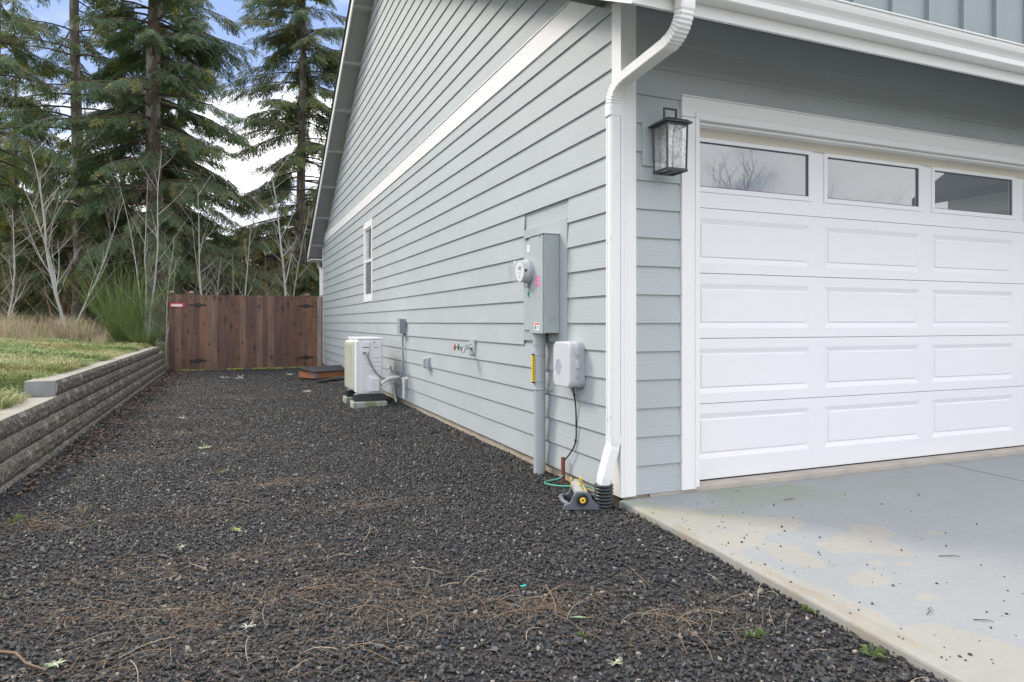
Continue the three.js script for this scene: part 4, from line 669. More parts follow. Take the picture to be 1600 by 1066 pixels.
// one spray of a hemlock twig: a drooping midrib with side twigs, all small kite shaped faces
function sprayGeo(seed, pairs = 7, len = 0.5) {
  const r = rng(seed), a = [];
  const kite = (p, d, n, l, w) => { const s = d.clone().cross(n).normalize().multiplyScalar(w), m = p.clone().addScaledVector(d, l * 0.4), e = p.clone().addScaledVector(d, l).add(V(0, -0.12 * l, 0)); const A = m.clone().add(s), B = m.clone().sub(s); a.push(p.x, p.y, p.z, A.x, A.y, A.z, e.x, e.y, e.z, p.x, p.y, p.z, e.x, e.y, e.z, B.x, B.y, B.z); };
  const at = t => V(t * len, -0.16 * len * t * t, 0);
  for (let i = 0; i < pairs; i++) for (const k of [-1, 1]) {
    const t = (i + 0.3 + 0.5 * r()) / pairs, p = at(t), L = len * (0.42 * (1 - t * 0.75)) * (0.7 + 0.6 * r()), d = V(0.75 + 0.3 * r(), -0.25 + 0.3 * (r() - 0.5), k * (0.8 + 0.3 * r())).normalize(), n = V((r() - 0.5) * 0.7, 1, (r() - 0.5) * 0.9).normalize();
    kite(p, d, n, L, 0.0125);
    for (let q = 0; q < 3; q++) { const b = p.clone().addScaledVector(d, L * (0.25 + 0.25 * q)), d2 = d.clone().add(V(0.5, -0.2, (r() - 0.5) * 2.2)).normalize(); kite(b, d2, n, L * (0.34 + 0.2 * r()), 0.0105); }
  }
  kite(at(0.72), V(1, -0.35, 0).normalize(), V(0, 1, 0.2), len * 0.32, 0.016);
  const g = new THREE.BufferGeometry(); g.setAttribute('position', new THREE.Float32BufferAttribute(a, 3)); g.computeVertexNormals(); return g;
}
const SPRAY = [sprayGeo(1), sprayGeo(2), sprayGeo(3)];
const barkMap = tex(256, 512, (u, v) => { const a = fbm(u * 14, v * 10, 201, 4, 14, 10), p = sm(0.55, 0.7, fbm(u * 5, v * 6, 203, 4, 5, 6)), k = 0.5 + 0.9 * a; return [mixn(0.135, 0.26, p) * k, mixn(0.115, 0.255, p) * k, mixn(0.095, 0.225, p) * k]; });
const barkB = tex(256, 512, (u, v) => fbm(u * 18, v * 9, 205, 4, 18, 9), { color: false });
M.bark = std({ map: barkMap, bumpMap: barkB, bumpScale: 0.03, roughness: 0.95 });
M.branch = std({ color: lin(0.085, 0.066, 0.05), roughness: 0.95 });
M.needles = leafBase({});
function trunkGeo(pts, n = 10) {                              // pts: [x, y, z, r]
  const g = [], up = V(0, 1, 0), pos = [], uv = [], idx = [];
  pts.forEach(([x, y, z, r], i) => { for (let k = 0; k <= n; k++) { const a = k / n * Math.PI * 2; pos.push(x + Math.cos(a) * r, y, z + Math.sin(a) * r); uv.push(k / n * 2, y / 1.6); } });
  for (let i = 0; i < pts.length - 1; i++) for (let k = 0; k < n; k++) { const a = i * (n + 1) + k; idx.push(a, a + n + 1, a + 1, a + 1, a + n + 1, a + n + 2); }
  const q = new THREE.BufferGeometry(); q.setAttribute('position', new THREE.Float32BufferAttribute(pos, 3)); q.setAttribute('uv', new THREE.Float32BufferAttribute(uv, 2)); q.setIndex(idx); q.computeVertexNormals(); return q;
}
// a tapered limb along points, cheap: n sides
function limbGeo(list) {                                     // list of {p:[Vector3], r0, r1, n}
  const pos = [], nor = [];
  for (const { p, r0, r1, n } of list) {
    const R = p.map((c, i) => { const t = (i < p.length - 1 ? p[i + 1].clone().sub(c) : c.clone().sub(p[i - 1])).normalize(), s = Math.abs(t.y) > 0.9 ? V(1, 0, 0) : V(0, 1, 0), u = t.clone().cross(s).normalize(), v = t.clone().cross(u), r = mixn(r0, r1, i / (p.length - 1)); return Array.from({ length: n }, (_, k) => { const a = k / n * 6.2832, d = u.clone().multiplyScalar(Math.cos(a)).addScaledVector(v, Math.sin(a)); return [c.clone().addScaledVector(d, r), d]; }); });
    for (let i = 0; i < R.length - 1; i++) for (let k = 0; k < n; k++) { const q = [R[i][k], R[i][(k + 1) % n], R[i + 1][(k + 1) % n], R[i + 1][k]]; for (const j of [0, 1, 2, 0, 2, 3]) { pos.push(q[j][0].x, q[j][0].y, q[j][0].z); nor.push(q[j][1].x, q[j][1].y, q[j][1].z); } }
  }
  const g = new THREE.BufferGeometry(); g.setAttribute('position', new THREE.Float32BufferAttribute(pos, 3)); g.setAttribute('normal', new THREE.Float32BufferAttribute(nor, 3)); g.setAttribute('uv', new THREE.Float32BufferAttribute(new Float32Array(pos.length / 3 * 2), 2)); return g;
}
function conifer(name, label, group, { x, z, h, r0, start, spread, seed, step = 0.34, gap = 0.15, size = 1, warm = 0.4, droop = 0.25, bare = 0, cap = 99 }) {
  const y0 = x < -4.06 ? bank(x, z) - 0.1 : -0.05, r = rng(seed), t = thing(name, label, 'conifer', [x, y0, z], group);
  const lean = [(r() - 0.5) * 0.02, (r() - 0.5) * 0.02], ax = y => lean[0] * y + 0.06 * Math.sin(y * 0.4 + seed), az = y => lean[1] * y + 0.06 * Math.cos(y * 0.37 + seed), rad = y => r0 * Math.pow(Math.max(0.02, 1 - y / h), 0.8) * (1 + 0.5 * Math.exp(-y * 1.4));
  const tp = []; for (let y = 0; y <= h; y += h / 22) tp.push([ax(y), y, az(y), rad(y)]);
  mesh('trunk', trunkGeo(tp, 12), M.bark, t);
  const limbs = [], sprays = [];
  for (let y = start; y < h * 0.985 && y < cap; y += step * (0.5 + r())) {
    const k = 1 - y / h, n = 1 + Math.floor(r() * 2.6);
    for (let q = 0; q < n; q++) {
      const a = r() * 6.283, L = spread * Math.pow(k, 0.72) * (0.55 + 0.6 * r()), el = mixn(-0.12, 0.35, 1 - k) + (r() - 0.5) * 0.3, pts = [], N = 6;
      const dir = V(Math.cos(a), 0, Math.sin(a));
      for (let i = 0; i <= N; i++) { const s = i / N; pts.push(V(ax(y), y, az(y)).addScaledVector(dir, s * L).add(V((r() - 0.5) * 0.08 * s * L, L * (el * s - droop * s * s * 1.5 + droop * 0.45 * s * s * s), (r() - 0.5) * 0.08 * s * L))); }
      limbs.push({ p: pts, r0: Math.max(0.012, rad(y) * 0.22), r1: 0.005, n: 4 });
      if (r() < bare) continue;
      const side = dir.clone().cross(V(0, 1, 0));
      for (let s = 0.18 + 0.12 * r(); s < 1.0; s += 0.62 * gap / L * (0.7 + 0.6 * r())) {
        const f = s * N, i = Math.min(N - 1, Math.floor(f)), p = pts[i].clone().lerp(pts[i + 1], f - i), tan = pts[i + 1].clone().sub(pts[i]).normalize();
        for (const e of [-1, 1]) { if (r() < 0.12) continue; const d = tan.clone().multiplyScalar(0.55 + 0.5 * r()).addScaledVector(side, e * (0.35 + 0.75 * r())).add(V(0, -0.28 - 0.45 * r(), 0)).normalize(); sprays.push([p, d, 0.9 * size * (0.6 + 0.75 * r()) * (s > 0.85 ? 0.8 : 1), r()]); }
      }
      sprays.push([pts[N], pts[N].clone().sub(pts[N - 1]).normalize().add(V(0, -0.25, 0)).normalize(), size * 0.9, r()]);
    }
  }
  mesh('limbs', limbGeo(limbs), M.branch, t);
  const X = V(1, 0, 0), b = new THREE.Matrix4();
  const per = Math.ceil(sprays.length / 3);
  const crown = part('crown', t);
  for (let v = 0; v < 3; v++) instanced('needle_sprays', SPRAY[v], M.needles, Math.min(per, sprays.length - v * per), (i, m, c) => {
    const [p, d, s, w] = sprays[i * 3 + v] || sprays[0];
    const zz = d.clone().cross(V(0, 1, 0)).normalize(), yy = zz.clone().cross(d).normalize(), roll = (r() - 0.5) * 1.3; Q.setFromAxisAngle(d, roll); zz.applyQuaternion(Q); yy.applyQuaternion(Q);
    m.makeBasis(d.clone().multiplyScalar(s), yy.multiplyScalar(s), zz.multiplyScalar(s)).setPosition(p);
    const k = 0.75 + 0.6 * r(), y = w < warm ? 1 : 0; const q = y * r(); c.setRGB(mixn(0.07, 0.235, q) * k, mixn(0.135, 0.215, q) * k, mixn(0.045, 0.04, q) * k);  // yellower sprays: natural variation plus backlit sun glow put into the needle colour
  }, crown);
  return t;
}
// three big trees and the ones standing round them
const G1 = 'tall conifers behind the gate';
conifer('tall_conifer', 'tall conifer with a pale straight trunk, second from the left edge', G1, { x: -7.3, z: -24.24, h: 25, r0: 0.24, start: 2.2, spread: 3.8, seed: 101, gap: 0.17, step: 0.36, size: 1.2, bare: 0.2, warm: 0.5, cap: 16 });
conifer('tall_conifer', 'thickest tall conifer behind the broom bush, dense green boughs', G1, { x: -4.7, z: -21.55, h: 26, r0: 0.30, start: 2.4, spread: 4.0, seed: 102, gap: 0.14, step: 0.155, size: 1.25, warm: 0.25, cap: 16 });
conifer('tall_conifer', 'tall conifer just left of the roof edge with a bare upper trunk', G1, { x: 0.35, z: -25.0, h: 24, r0: 0.22, start: 2.2, spread: 4.3, seed: 103, gap: 0.15, step: 0.165, size: 1.3, warm: 0.6, cap: 16 });
conifer('tall_conifer', 'tall conifer trunk cut by the left edge of the view', G1, { x: -9.15, z: -21.65, h: 24, r0: 0.22, start: 4.6, spread: 3.2, seed: 104, gap: 0.2, step: 0.62, size: 1.2, bare: 0.3, cap: 16 });
conifer('slim_conifer', 'slim dark trunked conifer between the two leftmost big trunks', G1, { x: -10.25, z: -28.71, h: 14, r0: 0.12, start: 0.8, spread: 2.8, seed: 105, gap: 0.17, step: 0.28, size: 1.4, warm: 0.6 });
conifer('slim_conifer', 'slim conifer right of the thickest trunk', G1, { x: -4.4, z: -29.5, h: 17, r0: 0.14, start: 2.0, spread: 3.4, seed: 106, gap: 0.16, step: 0.19, size: 1.4, warm: 0.7 });
conifer('slim_conifer', 'slim conifer between the pale trunk and the thickest trunk', G1, { x: -6.6, z: -28.5, h: 18, r0: 0.15, start: 1.5, spread: 3.2, seed: 107, gap: 0.17, step: 0.26, size: 1.4, warm: 0.6 });
const G2 = 'young conifers in the wood behind';
const young = [
  ['young conifer filling the gap at the far left of the wood', -11.0, -32.5, 8.5, 2.8], ['young conifer behind the leftmost slim trunk', -13.4, -38.0, 9.5, 3.2], ['young conifer seen between the two pale big trunks', -7.9, -31.5, 8.0, 2.9], ['young conifer right behind the thickest trunk', -5.3, -33.0, 8.0, 2.9], ['young conifer above the middle of the gate', -2.7, -33.5, 6.4, 2.9], ['young conifer above the right half of the gate', -0.9, -31.0, 5.8, 2.8], ['young conifer nearest the far roof corner', 1.3, -29.5, 8.0, 2.8], ['distant young conifer left of the gate', -9.2, -36.5, 8.0, 3.2], ['distant young conifer over the left gate post', -4.0, -38.5, 7.2, 3.2], ['distant young conifer over the gate centre', -1.4, -40.0, 7.2, 3.4], ['distant young conifer by the roof edge', 0.9, -39.0, 8.0, 3.4], ['young conifer out at the left fringe of the wood', -14.6, -30.5, 9.0, 3.0], ['low young conifer between gate post and thickest trunk', -3.6, -26.5, 4.2, 2.4], ['low young conifer behind the gate centre', -1.7, -25.5, 3.6, 2.4], ['low young conifer behind the forked alder', -6.4, -26.0, 4.6, 2.4], ['low young conifer at the left edge of the wood', -9.0, -27.0, 4.6, 2.4], ['low young conifer close behind the house corner', 0.3, -23.0, 3.8, 2.0]];
young.forEach(([label, x, z, h, sp], i) => conifer('young_conifer', label, G2, { x, z, h, r0: 0.1, start: 0.3, spread: sp, seed: 300 + i, gap: 0.17, step: 0.14, size: 1.5, warm: 0.92, droop: 0.15 }));

// ---------- bare alders ----------
const alderM = std({ map: tex(128, 256, (u, v) => { const a = fbm(u * 6, v * 20, 211, 4, 6, 20), d = sm(0.6, 0.72, fbm(u * 4, v * 26, 213, 3, 4, 26)), k = 0.8 + 0.35 * a; return [mixn(0.68, 0.2, d) * k, mixn(0.68, 0.2, d) * k, mixn(0.64, 0.17, d) * k]; }), roughness: 0.85 });
const twigM = std({ color: lin(0.21, 0.18, 0.145), roughness: 0.9 }), brownTwig = std({ color: lin(0.19, 0.13, 0.085), roughness: 0.9 });
function bareTree(name, label, category, group, { x, z, h, r0, seed, stems = 1, lean = 0.05, side = 26, mats = [alderM, twigM], y, up = 0.7, fork = 0.2 }) {
  const r = rng(seed), y0 = y ?? ((x < -4.06 ? bank(x, z) : 0) - 0.05), t = thing(name, label, category, [x, y0, z], group), main = [], fine = [];
  const grow = (p, d, L, rad, lvl) => {
    const N = lvl === 0 ? 12 : lvl === 1 ? 6 : 4, pts = [p.clone()], dd = d.clone();
    for (let i = 0; i < N; i++) { dd.add(V((r() - 0.5) * 0.16, lvl ? 0.05 : 0.03, (r() - 0.5) * 0.16)).normalize(); pts.push(pts[i].clone().addScaledVector(dd, L / N)); }
    (lvl < 1 || rad > 0.0055 ? main : fine).push({ p: pts, r0: rad, r1: Math.max(0.0022, rad * 0.16), n: lvl === 0 ? 8 : lvl === 1 ? 5 : 3 });
    if (lvl >= 3) return;
    const nb = lvl === 0 ? side : lvl === 1 ? 5 : 2;
    for (let k = 0; k < nb; k++) {
      const s = lvl === 0 ? fork + (0.97 - fork) * (k + r()) / nb : 0.2 + 0.78 * r(), f = s * N, i = Math.min(N - 1, Math.floor(f)), q = pts[i].clone().lerp(pts[i + 1], f - i), a = r() * 6.283;
      const tan = pts[i + 1].clone().sub(pts[i]).normalize(), o = V(Math.cos(a), 0, Math.sin(a)).addScaledVector(V(0, 1, 0), up * (0.6 + 0.8 * r())).addScaledVector(tan, 0.3).normalize();
      grow(q, o, L * (lvl === 0 ? 0.36 : 0.5) * (0.45 + 0.75 * r()) * (lvl === 0 ? 1.15 - 0.65 * s : 1), rad * (lvl === 0 ? 0.42 : 0.5) * (1.05 - 0.6 * s), lvl + 1);
    }
  };
  for (let s = 0; s < stems; s++) { const a = r() * 6.283, l = lean * (s ? 3 : 1) * (0.6 + 0.8 * r()); grow(V((r() - 0.5) * 0.1 * (s ? 1 : 0), 0, (r() - 0.5) * 0.1 * (s ? 1 : 0)), V(Math.cos(a) * l, 1, Math.sin(a) * l).normalize(), h * (s ? 0.6 + 0.35 * r() : 1), r0 * (s ? 0.5 + 0.3 * r() : 1), 0); }
  mesh('trunk', limbGeo(main), mats[0], t); if (fine.length) mesh('twigs', limbGeo(fine), mats[1], t); return t;
}
const GA = 'bare pale alder saplings behind the gate';
bareTree('bare_alder', 'pale forked leafless alder standing in the dry grass', 'tree', GA, { x: -6.23, z: -16.77, h: 5.0, r0: 0.042, seed: 401, stems: 3, lean: 0.09, side: 11, fork: 0.18, up: 0.9 });
bareTree('bare_alder', 'slender leafless alder rising behind the broom bush', 'tree', GA, { x: -4.35, z: -16.56, h: 5.2, r0: 0.03, seed: 402, stems: 3, lean: 0.06, side: 9 });
bareTree('bare_alder', 'leafless alder over the left part of the gate', 'tree', GA, { x: -3.05, z: -18.16, h: 5.2, r0: 0.038, seed: 403, stems: 4, lean: 0.11, side: 9 });
bareTree('bare_alder', 'short twin stemmed leafless alder over the gate centre', 'tree', GA, { x: -1.9, z: -18.5, h: 4.3, r0: 0.032, seed: 404, stems: 3, lean: 0.1, side: 9 });
bareTree('bare_alder', 'tall white stemmed leafless alder over the right end of the gate', 'tree', GA, { x: -0.78, z: -17.78, h: 6.3, r0: 0.045, seed: 405, stems: 2, lean: 0.05, side: 12, fork: 0.35 });
bareTree('bare_alder', 'thin leafless alder between gate post and broom bush', 'tree', GA, { x: -3.97, z: -16.9, h: 3.6, r0: 0.024, seed: 406, stems: 3, lean: 0.1, side: 11 });
bareTree('bare_alder', 'small leaning leafless alder at the far left of the grass', 'tree', GA, { x: -7.9, z: -18.0, h: 3.4, r0: 0.03, seed: 407, stems: 3, lean: 0.3, side: 11 });
const GS = 'bare brown thickets along the wood edge';
[['brown leafless thicket behind the forked alder', -6.9, -19.0, 2.6], ['brown leafless thicket behind the broom bush', -5.3, -18.6, 2.6], ['brown leafless thicket over the left gate post', -3.6, -19.5, 3.4], ['brown leafless thicket over the gate centre', -2.3, -20.2, 4.2], ['brown leafless thicket over the right half of the gate', -1.2, -20.4, 4.4], ['brown leafless thicket by the far house corner', -0.1, -19.2, 3.6], ['brown leafless thicket at the left edge of the grass', -8.6, -20.0, 2.4]].forEach(([l, x, z, h], i) => bareTree('bare_thicket', l, 'thicket', GS, { x, z, h, r0: 0.02, seed: 450 + i, stems: 6, lean: 0.22, side: 6, mats: [brownTwig, brownTwig], up: 0.6 }));

// ---------- broom bush ----------
function broom(label, x, z, h, n, seed, spread) {
  const r = rng(seed), t = thing('broom_bush', label, 'bush', [x, bank(Math.min(x, -4.2), z) - 0.08, z], 'green broom bushes by the gate'), list = [];
  for (let i = 0; i < n; i++) { const a = r() * 6.283, l = spread * Math.pow(r(), 0.6), L = h * (0.45 + 0.6 * r()), d = V(Math.cos(a) * l, 1, Math.sin(a) * l).normalize(), p = [V(Math.cos(a) * 0.12 * r(), 0, Math.sin(a) * 0.12 * r())]; for (let k = 0; k < 5; k++) { d.add(V((r() - 0.5) * 0.12 + Math.cos(a) * 0.03, -0.03, (r() - 0.5) * 0.12 + Math.sin(a) * 0.03)).normalize(); p.push(p[k].clone().addScaledVector(d, L / 5)); } list.push({ p, r0: 0.0045, r1: 0.0014, n: 3 });
    for (let q = 0; q < 3; q++) { const k = 1 + Math.floor(r() * 4), b = d.clone().add(V((r() - 0.5) * 0.9, 0.3, (r() - 0.5) * 0.9)).normalize(), e = [p[k].clone()]; for (let j = 0; j < 3; j++) e.push(e[j].clone().addScaledVector(b, L * 0.11)); list.push({ p: e, r0: 0.0036, r1: 0.0016, n: 3 }); } }
  mesh('stems', limbGeo(list), std({ color: lin(0.13, 0.20, 0.055), roughness: 0.8 }), t);
}
broom('large wispy green broom bush left of the gate', -4.75, -15.2, 2.35, 230, 61, 0.6);
broom('small green broom bush tight against the gate end', -4.28, -14.75, 1.0, 130, 62, 0.8);

// ---------- grass, litter and weeds ----------
function bladeGeo(n, len, w, spread, seed) {
  const r = rng(seed), a = [];
  for (let i = 0; i < n; i++) { const t = r() * 6.283, l = spread * (0.3 + 0.9 * r()), L = len * (0.55 + 0.6 * r()), px = (r() - 0.5) * 0.05, pz = (r() - 0.5) * 0.05, dx = Math.cos(t), dz = Math.sin(t), sx = -dz * w, sz = dx * w, mx = px + dx * l * L * 0.4, mz = pz + dz * l * L * 0.4, my = L * 0.62, ex = px + dx * l * L * 1.25, ez = pz + dz * l * L * 1.25, ey = L * (1 - 0.3 * l); a.push(px - sx, 0, pz - sz, px + sx, 0, pz + sz, mx + sx * 0.7, my, mz + sz * 0.7, px - sx, 0, pz - sz, mx + sx * 0.7, my, mz + sz * 0.7, mx - sx * 0.7, my, mz - sz * 0.7, mx - sx * 0.7, my, mz - sz * 0.7, mx + sx * 0.7, my, mz + sz * 0.7, ex, ey, ez); }
  const g = new THREE.BufferGeometry(); g.setAttribute('position', new THREE.Float32BufferAttribute(a, 3)); g.computeVertexNormals(); return g;
}
const grassM = leafBase({ transmission: 0.3, roughness: 0.7 });
{
  const r = rng(71);
  tag(instanced('lawn_grass', bladeGeo(9, 0.085, 0.003, 1.0, 72), grassM, 90000, (i, m, c) => {
    const z = -16.5 + 17.5 * r(), x = -4.12 - 8.4 * Math.pow(r(), 1.25); const dry = fbm(x * 0.9, z * 0.9, 221, 3), edge = z > -4.3 ? 0.0 : 0;
    if (z > 0.5 && r() < 0.5) return false;
    const s = (0.65 + 0.8 * r()) * (fbm(x * 1.7, z * 1.7, 223, 2) > 0.6 ? 1.5 : 1); P3.set(x - edge, bank(x, z) - 0.006, z); Q.setFromAxisAngle(V(0, 1, 0), r() * 6.283); S3.set(s, s * (0.7 + 0.6 * r()), s); m.compose(P3, Q, S3);
    const k = 0.75 + 0.5 * r(), d = clamp(sm(0.38, 0.66, dry) * 0.75 + (r() - 0.5) * 0.55); c.setRGB(mixn(0.19, 0.44, d) * k, mixn(0.28, 0.38, d) * k, mixn(0.055, 0.16, d) * k);
  }), 'short mixed green and straw lawn grass above the retaining wall', 'grass');
  tag(instanced('dry_grass', bladeGeo(8, 0.5, 0.0028, 0.42, 74), std({ color: 0xffffff, roughness: 0.9, side: THREE.DoubleSide }), 12000, (i, m, c) => {
    const x = -4.9 - 8 * r(), z = -12.2 - 5.6 * Math.pow(r(), 0.55) - 0.9 * fbm(x, 3, 5, 2); const clump = fbm(x * 1.6, z * 1.6, 227, 3); if (clump < 0.42 + 0.2 * r()) return false; const s = (0.3 + 1.0 * Math.pow(r(), 2.5) + 0.9 * (clump - 0.4)) * mixn(0.55, 1.05, sm(-13.2, -15.6, z));
    P3.set(x, bank(x, z) - 0.01, z); E3.set((r() - 0.5) * 0.5, r() * 6.283, (r() - 0.5) * 0.5); Q.setFromEuler(E3); S3.set(s, s, s); m.compose(P3, Q, S3);
    const k = 0.6 + 0.6 * r(); const gr = r() < 0.2 ? 1 : 0; c.setRGB(mixn(0.5, 0.26, gr) * k, mixn(0.40, 0.30, gr) * k, mixn(0.29, 0.11, gr) * k);
  }), 'tall straw coloured dry grass along the edge of the wood', 'grass');
}
{
  const r = rng(81), a = []; for (let q = 0; q < 1; q++) { const N = 6; for (let k = 0; k < N; k++) { const t0 = k / N, t1 = (k + 1) / N, f = t => [t - 0.5, 0.12 * Math.sin(t * 3), 0.16 * Math.sin(t * 2.6)], A = f(t0), B = f(t1), w = 0.009; a.push(A[0], A[1], A[2] - w, B[0], B[1], B[2] - w, B[0], B[1] + w, B[2], A[0], A[1], A[2] - w, B[0], B[1] + w, B[2], A[0], A[1] + w, A[2], A[0], A[1] + w, A[2], B[0], B[1] + w, B[2], B[0], B[1], B[2] + w, A[0], A[1] + w, A[2], B[0], B[1], B[2] + w, A[0], A[1], A[2] + w); } }
  const g = new THREE.BufferGeometry(); g.setAttribute('position', new THREE.Float32BufferAttribute(a, 3)); g.computeVertexNormals();
  const spots = [[-2.44, -1.02, 0.35], [-3.38, -1.04, 0.3], [-2.14, 0.01, 0.4], [-1.77, 0.54, 0.35], [-2.78, 0.04, 0.4], [-2.89, 0.46, 0.3], [-2.47, 0.63, 0.35], [-2.02, -1.59, 0.3], [-1.5, -0.8, 0.3], [-1.59, 0.93, 0.3], [-1.09, 1.13, 0.25], [-2.67, 0.96, 0.4], [-1.95, 0.63, 0.45], [-2.21, -3.34, 0.5], [-2.72, -4.36, 0.5], [-3.33, -6.96, 0.5], [-3.0, -5.6, 0.6], [-3.1, -3.2, 0.4], [-2.0, 1.2, 0.5], [-0.6, 1.5, 0.3], [-2.4, -8, 0.8], [-2.9, -10, 0.8]];
  tag(instanced('needle_litter', g, std({ color: 0xffffff, roughness: 0.9 }), 11000, (i, m, c) => {
    let x, z; if (i < 8200) { const s = spots[Math.floor(r() * spots.length)], q = Math.sqrt(-2 * Math.log(1 - r() * 0.999)) * 0.5, t = r() * 6.283; x = s[0] + Math.cos(t) * q * s[2] * 1.4; z = s[1] + Math.sin(t) * q * s[2] * 0.7; } else { x = -3.75 + 3.6 * r(); z = -13 + 15.5 * r(); }
    if (x < -3.78 || x > -0.12) return false; const L = (0.03 + 0.09 * r() * r() + (r() < 0.03 ? 0.12 : 0)); P3.set(x, gravelY(x, z) + 0.010 + 0.008 * r(), z); E3.set((r() - 0.5) * 1.4, r() * 6.283, (r() - 0.5) * 0.35); Q.setFromEuler(E3); S3.set(L, L * 0.8, L * 0.8); m.compose(P3, Q, S3);
    const k = 0.6 + 0.7 * r(), pale = r() < 0.2 ? 1 : 0; c.setRGB(mixn(0.25, 0.42, pale) * k, mixn(0.165, 0.35, pale) * k, mixn(0.105, 0.25, pale) * k);
  }), 'brown conifer needles and fine twigs scattered over the gravel', 'needles');
  const leaf = new THREE.BufferGeometry(); leaf.setAttribute('position', new THREE.Float32BufferAttribute([-1, 0, 0, 0, 0.25, 0.55, 0, 0, 0, 0, 0, 0, 0, 0.25, 0.55, 1.1, 0.3, 0, -1, 0, 0, 0, 0, 0, 0, 0.2, -0.55, 0, 0, 0, 1.1, 0.3, 0, 0, 0.2, -0.55], 3)); leaf.computeVertexNormals();
  tag(instanced('leaf_litter', leaf, std({ color: 0xffffff, roughness: 0.9, side: THREE.DoubleSide }), 1700, (i, m, c) => {
    const z = -1.8 - 13.3 * Math.pow(r(), 0.8), x = -3.76 + 0.55 * Math.pow(r(), 2.2) * sm(-1, -7, z) + 0.12 * r(), s = 0.012 + 0.018 * r(); P3.set(x, gravelY(x, z) + 0.012, z); E3.set((r() - 0.5) * 0.9, r() * 6.283, (r() - 0.5) * 0.9); Q.setFromEuler(E3); S3.set(s, s, s); m.compose(P3, Q, S3); const k = 0.6 + 0.7 * r(); c.setRGB(0.15 * k, 0.095 * k, 0.07 * k);
  }), 'reddish brown dead leaves drifted along the foot of the retaining wall', 'leaves');
  const grit = new THREE.IcosahedronGeometry(1, 0);
  tag(instanced('slab_grit', grit, std({ color: 0xffffff, roughness: 0.9 }), 150, (i, m, c) => { const x = -0.02 + 3.2 * r() * r() * (0.4 + 0.6 * r()), z = 0.1 + 2.5 * r(), s = 0.0022 + 0.005 * r() * r(); P3.set(x, slabY(z) + s * 0.5, z); E3.set(r() * 3, r() * 6, r() * 3); Q.setFromEuler(E3); S3.set(s * 1.4, s * 0.8, s); m.compose(P3, Q, S3); const k = 0.02 + 0.05 * r(); c.setRGB(k, k * 0.9, k * 0.8); }), 'stray dark stones and grit on the concrete driveway', 'grit');
}
